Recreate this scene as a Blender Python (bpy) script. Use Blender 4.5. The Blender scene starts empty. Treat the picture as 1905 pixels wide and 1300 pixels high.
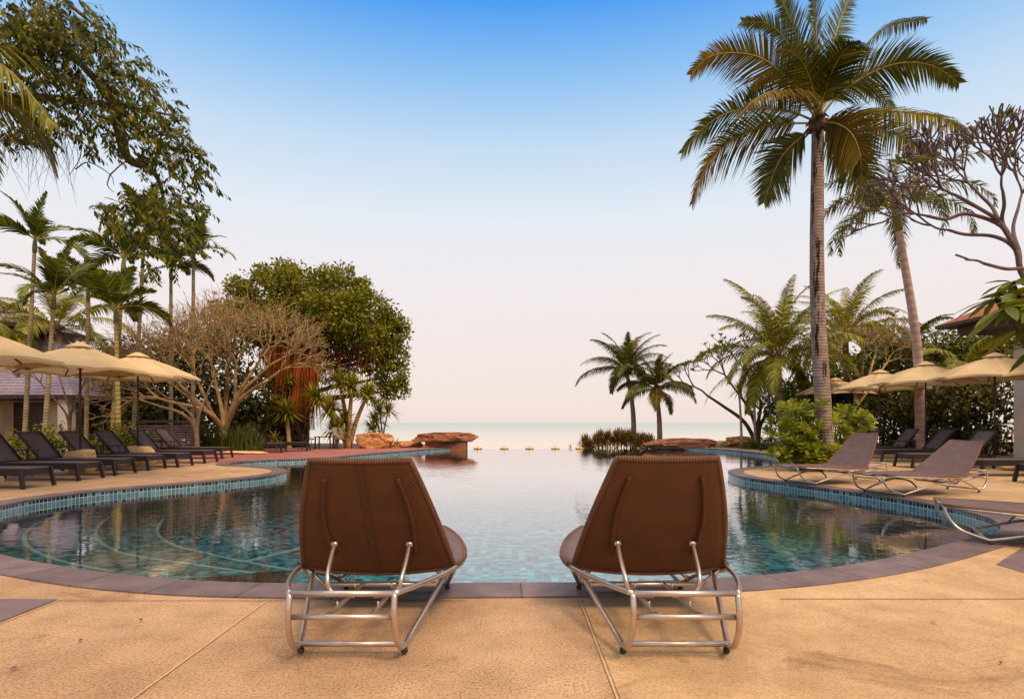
import bpy, bmesh, math, random
import numpy as np
from mathutils import Vector, Matrix, noise
from mathutils.geometry import delaunay_2d_cdt

# ------------------------------------------------------------------ camera, sky, sun
scene = bpy.context.scene
R = math.radians
F, CX, HY, H = 1100.0, 952.5, 785.0, 1.16        # focal length in photo pixels, principal column, horizon row, eye height

cam_d = bpy.data.cameras.new('camera')
cam = bpy.data.objects.new('camera', cam_d)
scene.collection.objects.link(cam)
cam.location = (0, 0, H)
cam.rotation_euler = (R(90), 0, 0)
cam_d.sensor_fit = 'HORIZONTAL'
cam_d.sensor_width = 36.0
cam_d.lens = F / 1905 * 36
cam_d.shift_y = (HY - 650) / 1905
cam_d.clip_start = 0.05
cam_d.clip_end = 20000
scene.camera = cam

SUN_EL, SUN_AZ = R(46), R(148)                    # azimuth clockwise from +Y (the sea)
sun_dir = Vector((math.sin(SUN_AZ) * math.cos(SUN_EL), math.cos(SUN_AZ) * math.cos(SUN_EL), math.sin(SUN_EL)))


def lin(r, g, b, a=1.0):
    f = lambda c: (c / 255 / 12.92) if c / 255 <= 0.04045 else ((c / 255 + 0.055) / 1.055) ** 2.4
    return (f(r), f(g), f(b), a)


world = bpy.data.worlds.new('World')
scene.world = world
world.use_nodes = True
wt = world.node_tree
wt.nodes.clear()
w_out = wt.nodes.new('ShaderNodeOutputWorld')
w_bg = wt.nodes.new('ShaderNodeBackground')
w_sky = wt.nodes.new('ShaderNodeTexSky')
w_sky.sky_type = 'NISHITA'
w_sky.sun_disc = False
w_sky.sun_elevation = SUN_EL
w_sky.sun_rotation = SUN_AZ
w_tc = wt.nodes.new('ShaderNodeTexCoord')
w_sep = wt.nodes.new('ShaderNodeSeparateXYZ')
w_ramp = wt.nodes.new('ShaderNodeValToRGB')
w_mix = wt.nodes.new('ShaderNodeMix')
w_mix.data_type = 'RGBA'
w_gain = wt.nodes.new('ShaderNodeMix')
w_gain.data_type = 'RGBA'
w_gain.blend_type = 'MULTIPLY'
w_gain.inputs[0].default_value = 1.0
w_gain.inputs[7].default_value = (0.1, 0.1, 0.1, 1)
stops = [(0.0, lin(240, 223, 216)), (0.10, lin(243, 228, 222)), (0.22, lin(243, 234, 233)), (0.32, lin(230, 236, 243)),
         (0.42, lin(198, 221, 243)), (0.50, lin(146, 196, 243)), (0.58, lin(74, 158, 242)), (0.66, lin(120, 170, 235)), (0.8, (1.9, 1.62, 1.28, 1)), (1.0, (2.3, 1.95, 1.5, 1))]  # last stops: unseen overhead sky, made extra bright and warm to light the deck
el = w_ramp.color_ramp.elements
while len(el) < len(stops):
    el.new(0.5)
for e, (p_, c_) in zip(el, stops):
    e.position = p_
    e.color = c_
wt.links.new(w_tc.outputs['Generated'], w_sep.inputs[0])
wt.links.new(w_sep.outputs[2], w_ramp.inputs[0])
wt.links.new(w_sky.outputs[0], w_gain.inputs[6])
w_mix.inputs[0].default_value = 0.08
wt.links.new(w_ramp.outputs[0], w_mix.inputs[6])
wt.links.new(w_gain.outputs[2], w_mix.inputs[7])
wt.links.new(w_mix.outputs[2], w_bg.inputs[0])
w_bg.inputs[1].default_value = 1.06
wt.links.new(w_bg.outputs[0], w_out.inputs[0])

sun_d = bpy.data.lights.new('sun', 'SUN')
sun_d.energy = 3.0
sun_d.angle = R(16)
sun_d.color = (1.0, 0.72, 0.43)
sun = bpy.data.objects.new('sun', sun_d)
sun.rotation_euler = sun_dir.to_track_quat('Z', 'Y').to_euler()
sun.location = (8, -10, 20)
scene.collection.objects.link(sun)

vs = scene.view_settings
vs.view_transform = 'Standard'
vs.look = 'None'
vs.exposure = 0.0
vs.gamma = 1.0
vs.use_curve_mapping = False
scene.cycles.max_bounces = 6
scene.cycles.transparent_max_bounces = 8
scene.cycles.caustics_reflective = False
scene.cycles.caustics_refractive = False
scene.cycles.sample_clamp_indirect = 4.0


# ------------------------------------------------------------------ helpers
def P(px, py, Y):
    return Vector(((px - CX) / F * Y, Y, H + (HY - py) / F * Y))


def G(px, py, z=0.0):
    Y = F * (H - z) / (py - HY)
    return Vector(((px - CX) / F * Y, Y, z))


class MB:
    def __init__(s):
        s.v, s.l, s.n, s.m, s.uv, s.sm, s.c = [], [], [], [], [], [], 0

    def add(s, verts, faces, mat=0, uv=None, smooth=True):
        verts = np.asarray([tuple(v) for v in verts], dtype=float).reshape(-1, 3)
        s.v.append(verts)
        s.uv.append(np.zeros((len(verts), 2)) if uv is None else np.asarray(uv, dtype=float))
        fl = [i + s.c for f in faces for i in f]
        s.l.append(np.asarray(fl, dtype=np.int64))
        s.n.append(np.asarray([len(f) for f in faces], dtype=np.int64))
        s.m.append(np.full(len(faces), mat))
        s.sm.append(np.full(len(faces), smooth))
        s.c += len(verts)

    def arr(s, verts, k, mat=0, smooth=False):
        """verts: (nf*k,3): nf separate faces of k corners."""
        verts = np.asarray(verts, dtype=float).reshape(-1, 3)
        nf = len(verts) // k
        s.v.append(verts)
        s.uv.append(np.zeros((len(verts), 2)))
        s.l.append(np.arange(len(verts)) + s.c)
        s.n.append(np.full(nf, k))
        s.m.append(np.full(nf, mat))
        s.sm.append(np.full(nf, smooth))
        s.c += len(verts)

    def build(s, name, mats, parent=None, loc=(0, 0, 0)):
        me = bpy.data.meshes.new(name)
        V = np.concatenate(s.v)
        L = np.concatenate(s.l)
        N = np.concatenate(s.n)
        me.vertices.add(len(V))
        me.vertices.foreach_set('co', V.ravel())
        me.loops.add(len(L))
        me.loops.foreach_set('vertex_index', L.astype(np.int32))
        me.polygons.add(len(N))
        st = np.concatenate([[0], np.cumsum(N)[:-1]])
        me.polygons.foreach_set('loop_start', st.astype(np.int32))
        me.polygons.foreach_set('material_index', np.concatenate(s.m).astype(np.int32))
        me.polygons.foreach_set('use_smooth', np.concatenate(s.sm).astype(bool))
        UV = np.concatenate(s.uv)
        if np.any(UV):
            lay = me.uv_layers.new(name='UVMap')
            lay.data.foreach_set('uv', UV[L].ravel())
        me.update(calc_edges=True)
        me.validate()
        for m in (mats if isinstance(mats, (list, tuple)) else [mats]):
            me.materials.append(m)
        o = bpy.data.objects.new(name, me)
        scene.collection.objects.link(o)
        o.location = loc
        if parent is not None:
            o.parent = parent
        return o


def tag(o, label=None, cat=None, group=None, kind=None):
    if label: o['label'] = label
    if cat: o['category'] = cat
    if group: o['group'] = group
    if kind: o['kind'] = kind
    return o


def thing(name, label, cat, loc=(0, 0, 0), rz=0.0, group=None):
    o = bpy.data.objects.new(name, None)
    o.empty_display_size = 0.2
    scene.collection.objects.link(o)
    o.location = loc
    o.rotation_euler = (0, 0, rz)
    return tag(o, label, cat, group)


def copy_tree(o, parent=None):
    c = o.copy()
    scene.collection.objects.link(c)
    c.parent = parent
    for ch in list(o.children):
        copy_tree(ch, c)
    return c


def place(proto, first, loc, rz, label, group=None):
    o = proto if first else copy_tree(proto)
    o.location = loc
    o.rotation_euler = (0, 0, rz)
    o['label'] = label
    if group: o['group'] = group
    return o


def cr(pts, m=6, closed=False):
    """Catmull-Rom through pts."""
    p = [np.asarray(tuple(q), dtype=float) for q in pts]
    n = len(p)
    out = []
    segs = n if closed else n - 1
    for i in range(segs):
        if closed:
            a, b, c, d = p[(i - 1) % n], p[i], p[(i + 1) % n], p[(i + 2) % n]
        else:
            b, c = p[i], p[i + 1]
            a = p[i - 1] if i > 0 else 2 * b - c
            d = p[i + 2] if i + 2 < n else 2 * c - b
        for k in range(m):
            t = k / m
            out.append(0.5 * ((2 * b) + (-a + c) * t + (2 * a - 5 * b + 4 * c - d) * t * t + (-a + 3 * b - 3 * c + d) * t ** 3))
    if not closed:
        out.append(p[-1])
    return np.array(out)


def resample(poly, n):
    d = np.concatenate([[0], np.cumsum(np.linalg.norm(np.diff(poly, axis=0), axis=1))])
    s = np.linspace(0, d[-1], n)
    return np.stack([np.interp(s, d, poly[:, k]) for k in range(poly.shape[1])], axis=1)


def tube(mb, pts, r, n=8, mat=0, cap=True):
    pts = np.asarray([tuple(q) for q in pts], dtype=float)
    k = len(pts)
    rr = np.full(k, r) if np.isscalar(r) else np.interp(np.linspace(0, 1, k), np.linspace(0, 1, len(r)), r)
    T = np.gradient(pts, axis=0)
    T /= np.linalg.norm(T, axis=1)[:, None] + 1e-12
    up = np.array([0, 0, 1.0]) if abs(T[0][2]) < 0.9 else np.array([1.0, 0, 0])
    N = up - T[0] * up.dot(T[0])
    N /= np.linalg.norm(N)
    ang = np.linspace(0, 2 * np.pi, n, endpoint=False)
    V, UVs = [], []
    L = 0
    for i in range(k):
        if i:
            N = N - T[i] * N.dot(T[i])
            N /= np.linalg.norm(N) + 1e-12
            L += np.linalg.norm(pts[i] - pts[i - 1])
        B = np.cross(T[i], N)
        V.append(pts[i] + rr[i] * (np.cos(ang)[:, None] * N + np.sin(ang)[:, None] * B))
        UVs += [(L, a) for a in ang]
    V = np.concatenate(V)
    faces = [(i * n + j, i * n + (j + 1) % n, (i + 1) * n + (j + 1) % n, (i + 1) * n + j) for i in range(k - 1) for j in range(n)]
    if cap:
        faces += [tuple(range(n - 1, -1, -1)), tuple((k - 1) * n + j for j in range(n))]
    mb.add(V, faces, mat, UVs)


def box(mb, c, s, mat=0, rot=None, smooth=False):
    v = [Vector((sx * s[0] / 2, sy * s[1] / 2, sz * s[2] / 2)) for sx in (-1, 1) for sy in (-1, 1) for sz in (-1, 1)]
    if rot is not None:
        v = [rot @ q for q in v]
    v = [q + Vector(c) for q in v]
    mb.add(v, [(0, 1, 3, 2), (4, 6, 7, 5), (0, 4, 5, 1), (2, 3, 7, 6), (0, 2, 6, 4), (1, 5, 7, 3)], mat, None, smooth)


def bar(mb, a, b, w, h, mat=0):
    a, b = Vector(a), Vector(b)
    d = b - a
    q = d.to_track_quat('X', 'Z').to_matrix()
    box(mb, (a + b) / 2, (d.length, w, h), mat, q)


def lathe(mb, prof, n=16, mat=0, c=(0, 0, 0)):
    V = [(c[0] + r * math.cos(2 * math.pi * j / n), c[1] + r * math.sin(2 * math.pi * j / n), c[2] + z) for r, z in prof for j in range(n)]
    k = len(prof)
    f = [(i * n + j, i * n + (j + 1) % n, (i + 1) * n + (j + 1) % n, (i + 1) * n + j) for i in range(k - 1) for j in range(n)]
    mb.add(V, f, mat)


def grid_slab(mb, top, thick, nrm=None, mat=0, uv=None, back=None):
    """top: (a,b,3) grid; makes a closed slab of the given thickness below it (along -nrm)."""
    top = np.asarray(top, dtype=float)
    a, b, _ = top.shape
    du = np.gradient(top, axis=0)
    dv = np.gradient(top, axis=1)
    n = np.cross(du, dv)
    n /= np.linalg.norm(n, axis=2)[..., None] + 1e-12
    if nrm is not None and (n[a // 2, b // 2] @ np.asarray(nrm)) < 0:
        n = -n
    bot = top - n * thick
    V = np.concatenate([top.reshape(-1, 3), bot.reshape(-1, 3)])
    U = None
    if uv is not None:
        uv = np.asarray(uv).reshape(-1, 2)
        U = np.concatenate([uv, uv])
    o = a * b
    f = []
    for i in range(a - 1):
        for j in range(b - 1):
            q = (i * b + j, (i + 1) * b + j, (i + 1) * b + j + 1, i * b + j + 1)
            f.append(q)
            f.append(tuple(o + x for x in reversed(q)))
    rim = [i * b for i in range(a)] + [(a - 1) * b + j for j in range(1, b)] + [i * b + b - 1 for i in range(a - 2, -1, -1)] + [j for j in range(b - 2, 0, -1)]
    for i in range(len(rim)):
        p, q = rim[i], rim[(i + 1) % len(rim)]
        f.append((p, o + p, o + q, q))
    nb = (a - 1) * (b - 1) * 2
    if back is None:
        mb.add(V, f, mat, U)
    else:                                  # the far face carries its own material
        mb.add(V, f[0:nb:2], mat, U)
        mb.add(V, f[1:nb:2] + f[nb:], back, U)
    return rim


# ------------------------------------------------------------------ materials
def newmat(name):
    m = bpy.data.materials.new(name)
    m.use_nodes = True
    nt = m.node_tree
    nt.nodes.clear()
    out = nt.nodes.new('ShaderNodeOutputMaterial')
    return m, nt, out


def nd(nt, t, **kw):
    n = nt.nodes.new(t)
    for k, v in kw.items():
        if k.startswith('i_'):
            n.inputs[int(k[2:]) if k[2:].isdigit() else k[2:].replace('_', ' ')].default_value = v
        else:
            setattr(n, k, v)
    return n


def ramp(nt, fac, stops_, interp='LINEAR'):
    r = nt.nodes.new('ShaderNodeValToRGB')
    r.color_ramp.interpolation = interp
    e = r.color_ramp.elements
    while len(e) < len(stops_):
        e.new(0.5)
    for q, (p_, c_) in zip(e, stops_):
        q.position = p_
        q.color = c_ if len(c_) == 4 else (*c_, 1)
    nt.links.new(fac, r.inputs[0])
    return r.outputs[0]


def noise_tex(nt, scale, detail=4, rough=0.55, vec=None, dist=0.0):
    n = nt.nodes.new('ShaderNodeTexNoise')
    n.inputs['Scale'].default_value = scale
    n.inputs['Detail'].default_value = detail
    n.inputs['Roughness'].default_value = rough
    n.inputs['Distortion'].default_value = dist
    if vec is None:
        tc = nt.nodes.new('ShaderNodeTexCoord')
        vec = tc.outputs['Object']
    nt.links.new(vec, n.inputs['Vector'])
    return n.outputs[0]


def mul(nt, a, b, fac=1.0, mode='MULTIPLY'):
    m = nt.nodes.new('ShaderNodeMix')
    m.data_type = 'RGBA'
    m.blend_type = mode
    m.inputs[0].default_value = fac
    for s_, x in ((6, a), (7, b)):
        if hasattr(x, 'links') or hasattr(x, 'is_linked'):
            nt.links.new(x, m.inputs[s_])
        else:
            m.inputs[s_].default_value = x if len(x) == 4 else (*x, 1)
    return m.outputs[2]


def bump(nt, h, strength=0.3, dist=0.01):
    b = nt.nodes.new('ShaderNodeBump')
    b.inputs['Strength'].default_value = strength
    b.inputs['Distance'].default_value = dist
    nt.links.new(h, b.inputs['Height'])
    return b.outputs[0]


def principled(nt, out, col, rough=0.6, metal=0.0, normal=None, spec=0.5):
    p = nt.nodes.new('ShaderNodeBsdfPrincipled')
    if isinstance(col, (tuple, list)):
        p.inputs['Base Color'].default_value = col if len(col) == 4 else (*col, 1)
    else:
        nt.links.new(col, p.inputs['Base Color'])
    if isinstance(rough, (int, float)):
        p.inputs['Roughness'].default_value = rough
    else:
        nt.links.new(rough, p.inputs['Roughness'])
    p.inputs['Metallic'].default_value = metal
    p.inputs['Specular IOR Level'].default_value = spec
    if normal is not None:
        nt.links.new(normal, p.inputs['Normal'])
    nt.links.new(p.outputs[0], out.inputs[0])
    return p


def simple(name, c1, c2, scale=6, rough=0.6, metal=0.0, bs=0.2, bd=0.01, spec=0.4, detail=5):
    m, nt, out = newmat(name)
    n = noise_tex(nt, scale, detail)
    col = ramp(nt, n, [(0.3, c1), (0.7, c2)])
    principled(nt, out, col, rough, metal, bump(nt, n, bs, bd) if bs else None, spec)
    return m


def foliage(name, stops_, trans=0.3, rough=0.5):
    m, nt, out = newmat(name)
    g = nt.nodes.new('ShaderNodeNewGeometry')
    col = ramp(nt, g.outputs['Random Per Island'], stops_)
    big = noise_tex(nt, 0.9, 2)
    col = mul(nt, col, ramp(nt, big, [(0.35, (0.62, 0.66, 0.6)), (0.65, (1.2, 1.15, 1.05))]))
    p = nt.nodes.new('ShaderNodeBsdfPrincipled')
    nt.links.new(col, p.inputs['Base Color'])
    p.inputs['Roughness'].default_value = rough
    p.inputs['Specular IOR Level'].default_value = 0.18
    t = nt.nodes.new('ShaderNodeBsdfTranslucent')
    nt.links.new(mul(nt, col, (1.3, 1.15, 0.5)), t.inputs[0])
    mx = nt.nodes.new('ShaderNodeMixShader')
    mx.inputs[0].default_value = trans
    nt.links.new(p.outputs[0], mx.inputs[1])
    nt.links.new(t.outputs[0], mx.inputs[2])
    nt.links.new(mx.outputs[0], out.inputs[0])
    return m


M = {}
M['banyan_leaf'] = foliage('banyan_leaf', [(0, (0.066, 0.084, 0.008)), (0.5, (0.192, 0.198, 0.014)), (1, (0.360, 0.312, 0.024))])
M['coco_leaf'] = foliage('coco_leaf', [(0, (0.033, 0.051, 0.012)), (0.55, (0.090, 0.108, 0.015)), (1, (0.225, 0.195, 0.022))], 0.25)
M['coco_yellow'] = foliage('coco_yellow', [(0, (0.06, 0.055, 0.006)), (0.5, (0.16, 0.105, 0.008)), (1, (0.28, 0.15, 0.012))], 0.3)
M['coco_light'] = foliage('coco_light', [(0, (0.069, 0.081, 0.009)), (0.5, (0.207, 0.207, 0.016)), (1, (0.437, 0.356, 0.034))], 0.3)
M['areca_leaf'] = foliage('areca_leaf', [(0, (0.036, 0.060, 0.014)), (0.5, (0.098, 0.128, 0.017)), (1, (0.232, 0.238, 0.025))], 0.25)
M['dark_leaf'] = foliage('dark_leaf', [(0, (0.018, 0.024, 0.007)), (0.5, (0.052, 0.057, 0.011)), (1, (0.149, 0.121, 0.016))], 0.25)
M['bough_leaf'] = foliage('bough_leaf', [(0, (0.015, 0.026, 0.007)), (0.4, (0.049, 0.072, 0.009)), (0.75, (0.148, 0.163, 0.012)), (1, (0.370, 0.260, 0.013))], 0.45)
M['scaevola_leaf'] = foliage('scaevola_leaf', [(0, (0.131, 0.163, 0.013)), (0.5, (0.263, 0.300, 0.022)), (1, (0.472, 0.450, 0.050))], 0.35, 0.4)
M['drac_leaf'] = foliage('drac_leaf', [(0, (0.084, 0.102, 0.012)), (0.5, (0.252, 0.240, 0.022)), (1, (0.504, 0.408, 0.042))], 0.25)
M['reed_leaf'] = foliage('reed_leaf', [(0, (0.019, 0.033, 0.010)), (0.6, (0.058, 0.078, 0.016)), (1, (0.156, 0.156, 0.026))], 0.2)
M['rust_leaf'] = foliage('rust_leaf', [(0, (0.10, 0.06, 0.015)), (0.5, (0.20, 0.12, 0.03)), (1, (0.32, 0.19, 0.05))], 0.2)
M['big_leaf'] = foliage('big_leaf', [(0, (0.06, 0.085, 0.008)), (0.5, (0.13, 0.16, 0.012)), (1, (0.22, 0.22, 0.02))], 0.35, 0.4)
M['flower_pink'] = foliage('flower_pink', [(0, (0.55, 0.08, 0.16)), (1, (0.75, 0.18, 0.25))], 0.2)
M['flower_white'] = foliage('flower_white', [(0, (0.62, 0.45, 0.46)), (1, (0.78, 0.60, 0.60))], 0.2)
M['flower_yellow'] = foliage('flower_yellow', [(0, (0.8, 0.5, 0.05)), (1, (0.85, 0.6, 0.1))], 0.2)
M['aerial_root'] = foliage('aerial_root', [(0, (0.16, 0.035, 0.010)), (0.5, (0.32, 0.075, 0.015)), (1, (0.45, 0.13, 0.03))], 0.0, 0.8)
M['rachis'] = simple('rachis', (0.25, 0.19, 0.03), (0.38, 0.27, 0.06), 4, 0.5, 0, 0)
M['twig_brown'] = simple('twig_brown', (0.10, 0.06, 0.035), (0.24, 0.15, 0.08), 5, 0.8, 0, 0.3, 0.02)
M['bare_bark'] = simple('bare_bark', (0.15, 0.09, 0.030), (0.46, 0.295, 0.12), 3, 0.75, 0, 0.3, 0.02)
M['plum_bark'] = simple('plum_bark', (0.075, 0.045, 0.045), (0.16, 0.10, 0.09), 6, 0.75, 0, 0.3, 0.02)
M['orange_bark'] = simple('orange_bark', (0.36, 0.19, 0.06), (0.55, 0.33, 0.12), 7, 0.75, 0, 0.5, 0.02)
M['dark_bark'] = simple('dark_bark', (0.06, 0.035, 0.02), (0.15, 0.08, 0.04), 6, 0.85, 0, 0.5, 0.03)
M['crownshaft'] = simple('crownshaft', (0.10, 0.13, 0.02), (0.20, 0.22, 0.03), 3, 0.45, 0, 0)
M['dead_fibre'] = simple('dead_fibre', (0.07, 0.035, 0.018), (0.18, 0.09, 0.04), 12, 0.85, 0, 0.5, 0.02)
M['pod'] = simple('pod', (0.55, 0.20, 0.03), (0.7, 0.32, 0.06), 12, 0.6, 0, 0.3)


def trunk_mat(name, c1, c2, ring, stain=0.0, rd=0.55):
    """bark with leaf-scar rings around z and, if asked, dark stains with a shape of their own"""
    m, nt, out = newmat(name)
    tc = nt.nodes.new('ShaderNodeTexCoord')
    w = nd(nt, 'ShaderNodeTexWave', wave_type='BANDS', bands_direction='Z')
    w.inputs['Scale'].default_value = ring
    w.inputs['Distortion'].default_value = 3.5
    w.inputs['Detail'].default_value = 4
    w.inputs['Detail Scale'].default_value = 1.3
    nt.links.new(tc.outputs['Object'], w.inputs['Vector'])
    n = noise_tex(nt, 5, 6)
    col = ramp(nt, n, [(0.3, c1), (0.7, c2)])
    col = mul(nt, col, ramp(nt, w.outputs[1], [(0.0, (rd, rd * .93, rd * .93)), (0.25, (1, 1, 1))]))
    if stain:
        mp = nd(nt, 'ShaderNodeMapping')
        mp.inputs['Scale'].default_value = (5.0, 5.0, 0.75)
        nt.links.new(tc.outputs['Object'], mp.inputs[0])
        s1 = noise_tex(nt, 1.0, 8, 0.65, mp.outputs[0])
        col = mul(nt, col, ramp(nt, s1, [(0.56, (1, 1, 1)), (0.60, (0.10, 0.08, 0.08))]), stain)
    principled(nt, out, col, 0.85, 0, bump(nt, w.outputs[1], 0.5, 0.02), 0.2)
    return m


M['coco_trunk'] = trunk_mat('coco_trunk', (0.21, 0.145, 0.12), (0.39, 0.28, 0.23), 4.2, 1.0, 0.72)
M['coco_trunk_plain'] = trunk_mat('coco_trunk_plain', (0.20, 0.12, 0.075), (0.36, 0.23, 0.14), 2.5)
M['royal_trunk'] = trunk_mat('royal_trunk', (0.38, 0.27, 0.22), (0.53, 0.39, 0.32), 1.2, 0, 0.85)
M['areca_trunk'] = trunk_mat('areca_trunk', (0.22, 0.16, 0.09), (0.40, 0.31, 0.17), 3.2)
M['areca_trunk_green'] = trunk_mat('areca_trunk_green', (0.25, 0.19, 0.055), (0.42, 0.32, 0.11), 2.2)

M['steel'] = simple('steel', (0.50, 0.40, 0.34), (0.66, 0.55, 0.47), 9, 0.34, 0.9, 0.04, 0.003)
M['dark_metal'] = simple('dark_metal', (0.018, 0.012, 0.011), (0.035, 0.024, 0.022), 10, 0.5, 0.2, 0.05)
M['rubber'] = simple('rubber', (0.02, 0.015, 0.012), (0.04, 0.03, 0.025), 20, 0.8, 0, 0.1)
M['slat_wood'] = simple('slat_wood', (0.10, 0.062, 0.065), (0.17, 0.11, 0.11), 9, 0.6, 0, 0.1)
M['dark_wood'] = simple('dark_wood', (0.035, 0.014, 0.009), (0.08, 0.03, 0.02), 9, 0.5, 0, 0.1)


def weave(name, c1, c2, cell=0.026, period=0.011, rough=0.55, bs=0.5):
    m, nt, out = newmat(name)
    tc = nt.nodes.new('ShaderNodeTexCoord')
    ch = nd(nt, 'ShaderNodeTexChecker')
    ch.inputs['Scale'].default_value = 1 / cell
    ch.inputs[1].default_value = (0, 0, 0, 1)
    ch.inputs[2].default_value = (1, 1, 1, 1)
    nt.links.new(tc.outputs['UV'], ch.inputs[0])
    ws = []
    for d in ('X', 'Y'):
        w = nd(nt, 'ShaderNodeTexWave', wave_type='BANDS', bands_direction=d)
        w.inputs['Scale'].default_value = 2 * math.pi / (20 * period)
        w.inputs['Distortion'].default_value = 0.4
        nt.links.new(tc.outputs['UV'], w.inputs[0])
        ws.append(w.outputs[0])
    mx = nt.nodes.new('ShaderNodeMix')
    mx.data_type = 'RGBA'
    nt.links.new(ch.outputs[1], mx.inputs[0])
    nt.links.new(ws[0], mx.inputs[6])
    nt.links.new(ws[1], mx.inputs[7])
    col = ramp(nt, mx.outputs[2], [(0.05, tuple(0.45 * x for x in c1)), (0.45, c1), (1.0, c2)])
    n = noise_tex(nt, 7, 4)
    col = mul(nt, col, ramp(nt, n, [(0.3, (0.8, 0.8, 0.8)), (0.7, (1.15, 1.12, 1.1))]))
    principled(nt, out, col, rough, 0, bump(nt, mx.outputs[2], bs, 0.004), 0.4)
    return m


M['wicker'] = weave('wicker', (0.098, 0.031, 0.006), (0.150, 0.050, 0.011), 0.013, 0.0065, 0.6, 0.6)
M['wicker_seam'] = weave('wicker_seam', (0.075, 0.024, 0.006), (0.14, 0.046, 0.011), 0.012, 0.012, 0.55, 1.0)
M['wicker_seat'] = weave('wicker_seat', (0.135, 0.080, 0.078), (0.21, 0.132, 0.126), 0.016, 0.008)
M['wicker_trim'] = weave('wicker_trim', (0.16, 0.06, 0.025), (0.34, 0.16, 0.09), 0.02, 0.014, 0.6, 0.8)
M['wicker_dark'] = weave('wicker_dark', (0.040, 0.024, 0.025), (0.080, 0.050, 0.050), 0.03, 0.015, 0.5, 0.4)
M['sling_grey'] = weave('sling_grey', (0.10, 0.065, 0.068), (0.165, 0.11, 0.112), 0.02, 0.01, 0.6, 0.3)
M['sling_pale'] = weave('sling_pale', (0.30, 0.21, 0.17), (0.42, 0.31, 0.25), 0.02, 0.01, 0.6, 0.3)


def canvas():
    m, nt, out = newmat('canvas')
    n = noise_tex(nt, 1.6, 5)
    col = ramp(nt, n, [(0.3, (0.60, 0.42, 0.22)), (0.7, (0.72, 0.53, 0.31))])
    sp = noise_tex(nt, 14, 3, 0.6)
    col = mul(nt, col, ramp(nt, sp, [(0.28, (0.75, 0.68, 0.6)), (0.36, (1, 1, 1))]))
    fine = noise_tex(nt, 160, 2)
    p = nt.nodes.new('ShaderNodeBsdfPrincipled')
    nt.links.new(col, p.inputs['Base Color'])
    p.inputs['Roughness'].default_value = 0.85
    p.inputs['Specular IOR Level'].default_value = 0.15
    nt.links.new(bump(nt, fine, 0.15, 0.004), p.inputs['Normal'])
    t = nt.nodes.new('ShaderNodeBsdfTranslucent')
    nt.links.new(col, t.inputs[0])
    mx = nt.nodes.new('ShaderNodeMixShader')
    mx.inputs[0].default_value = 0.22
    nt.links.new(p.outputs[0], mx.inputs[1])
    nt.links.new(t.outputs[0], mx.inputs[2])
    nt.links.new(mx.outputs[0], out.inputs[0])
    return m


M['canvas'] = canvas()


def deck_mat(name, ca, cb, grain, gdark=0.5):
    m, nt, out = newmat(name)
    a = noise_tex(nt, 0.55, 5, 0.6)
    col = ramp(nt, a, [(0.3, ca), (0.72, cb)])
    b = noise_tex(nt, 3.2, 5, 0.65)
    col = mul(nt, col, ramp(nt, b, [(0.3, (0.80, 0.77, 0.72)), (0.6, (1.05, 1.04, 1.02))]))
    g = noise_tex(nt, grain, 3, 0.7)
    col = mul(nt, col, ramp(nt, g, [(0.30, (gdark, gdark * 0.92, gdark * 0.85)), (0.52, (1, 1, 1)), (0.75, (1.18, 1.17, 1.15))]))
    st = noise_tex(nt, 1.3, 7, 0.7, None, 0.8)
    col = mul(nt, col, ramp(nt, st, [(0.30, (0.60, 0.52, 0.46)), (0.43, (1, 1, 1))]))
    sp = noise_tex(nt, 21, 4, 0.75)
    col = mul(nt, col, ramp(nt, sp, [(0.27, (0.42, 0.34, 0.28)), (0.33, (1, 1, 1))]))
    vo = nd(nt, 'ShaderNodeTexVoronoi', feature='DISTANCE_TO_EDGE')
    vo.inputs['Scale'].default_value = 0.45
    tcv = nt.nodes.new('ShaderNodeTexCoord')
    wob = nd(nt, 'ShaderNodeTexNoise')
    wob.inputs['Scale'].default_value = 2.2
    wob.inputs['Detail'].default_value = 6
    nt.links.new(tcv.outputs['Object'], wob.inputs['Vector'])
    vadd = nd(nt, 'ShaderNodeVectorMath', operation='MULTIPLY_ADD')
    vadd.inputs[1].default_value = (0.5, 0.5, 0.0)
    nt.links.new(wob.outputs['Color'], vadd.inputs[0])
    nt.links.new(tcv.outputs['Object'], vadd.inputs[2])
    nt.links.new(vadd.outputs[0], vo.inputs['Vector'])
    col = mul(nt, col, ramp(nt, vo.outputs['Distance'], [(0.0, (0.62, 0.55, 0.5)), (0.0028, (1, 1, 1))]), 0.45)
    principled(nt, out, col, 0.72, 0, bump(nt, g, 0.25, 0.006), 0.3)
    return m


M['deck'] = deck_mat('deck', (0.38, 0.225, 0.125), (0.55, 0.355, 0.21), 75, 0.36)
M['deck_smooth'] = deck_mat('deck_smooth', (0.43, 0.265, 0.135), (0.59, 0.39, 0.22), 100, 0.6)
M['pink_paving'] = deck_mat('pink_paving', (0.30, 0.10, 0.09), (0.42, 0.17, 0.15), 50, 0.8)
M['soil'] = deck_mat('soil', (0.10, 0.06, 0.03), (0.20, 0.12, 0.06), 30, 0.5)
M['slate'] = simple('slate', (0.12, 0.075, 0.075), (0.20, 0.125, 0.125), 3, 0.6, 0, 0.15, 0.006)
M['joint'] = simple('joint', (0.48, 0.31, 0.17), (0.60, 0.41, 0.24), 30, 0.8, 0, 0.1)


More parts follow.
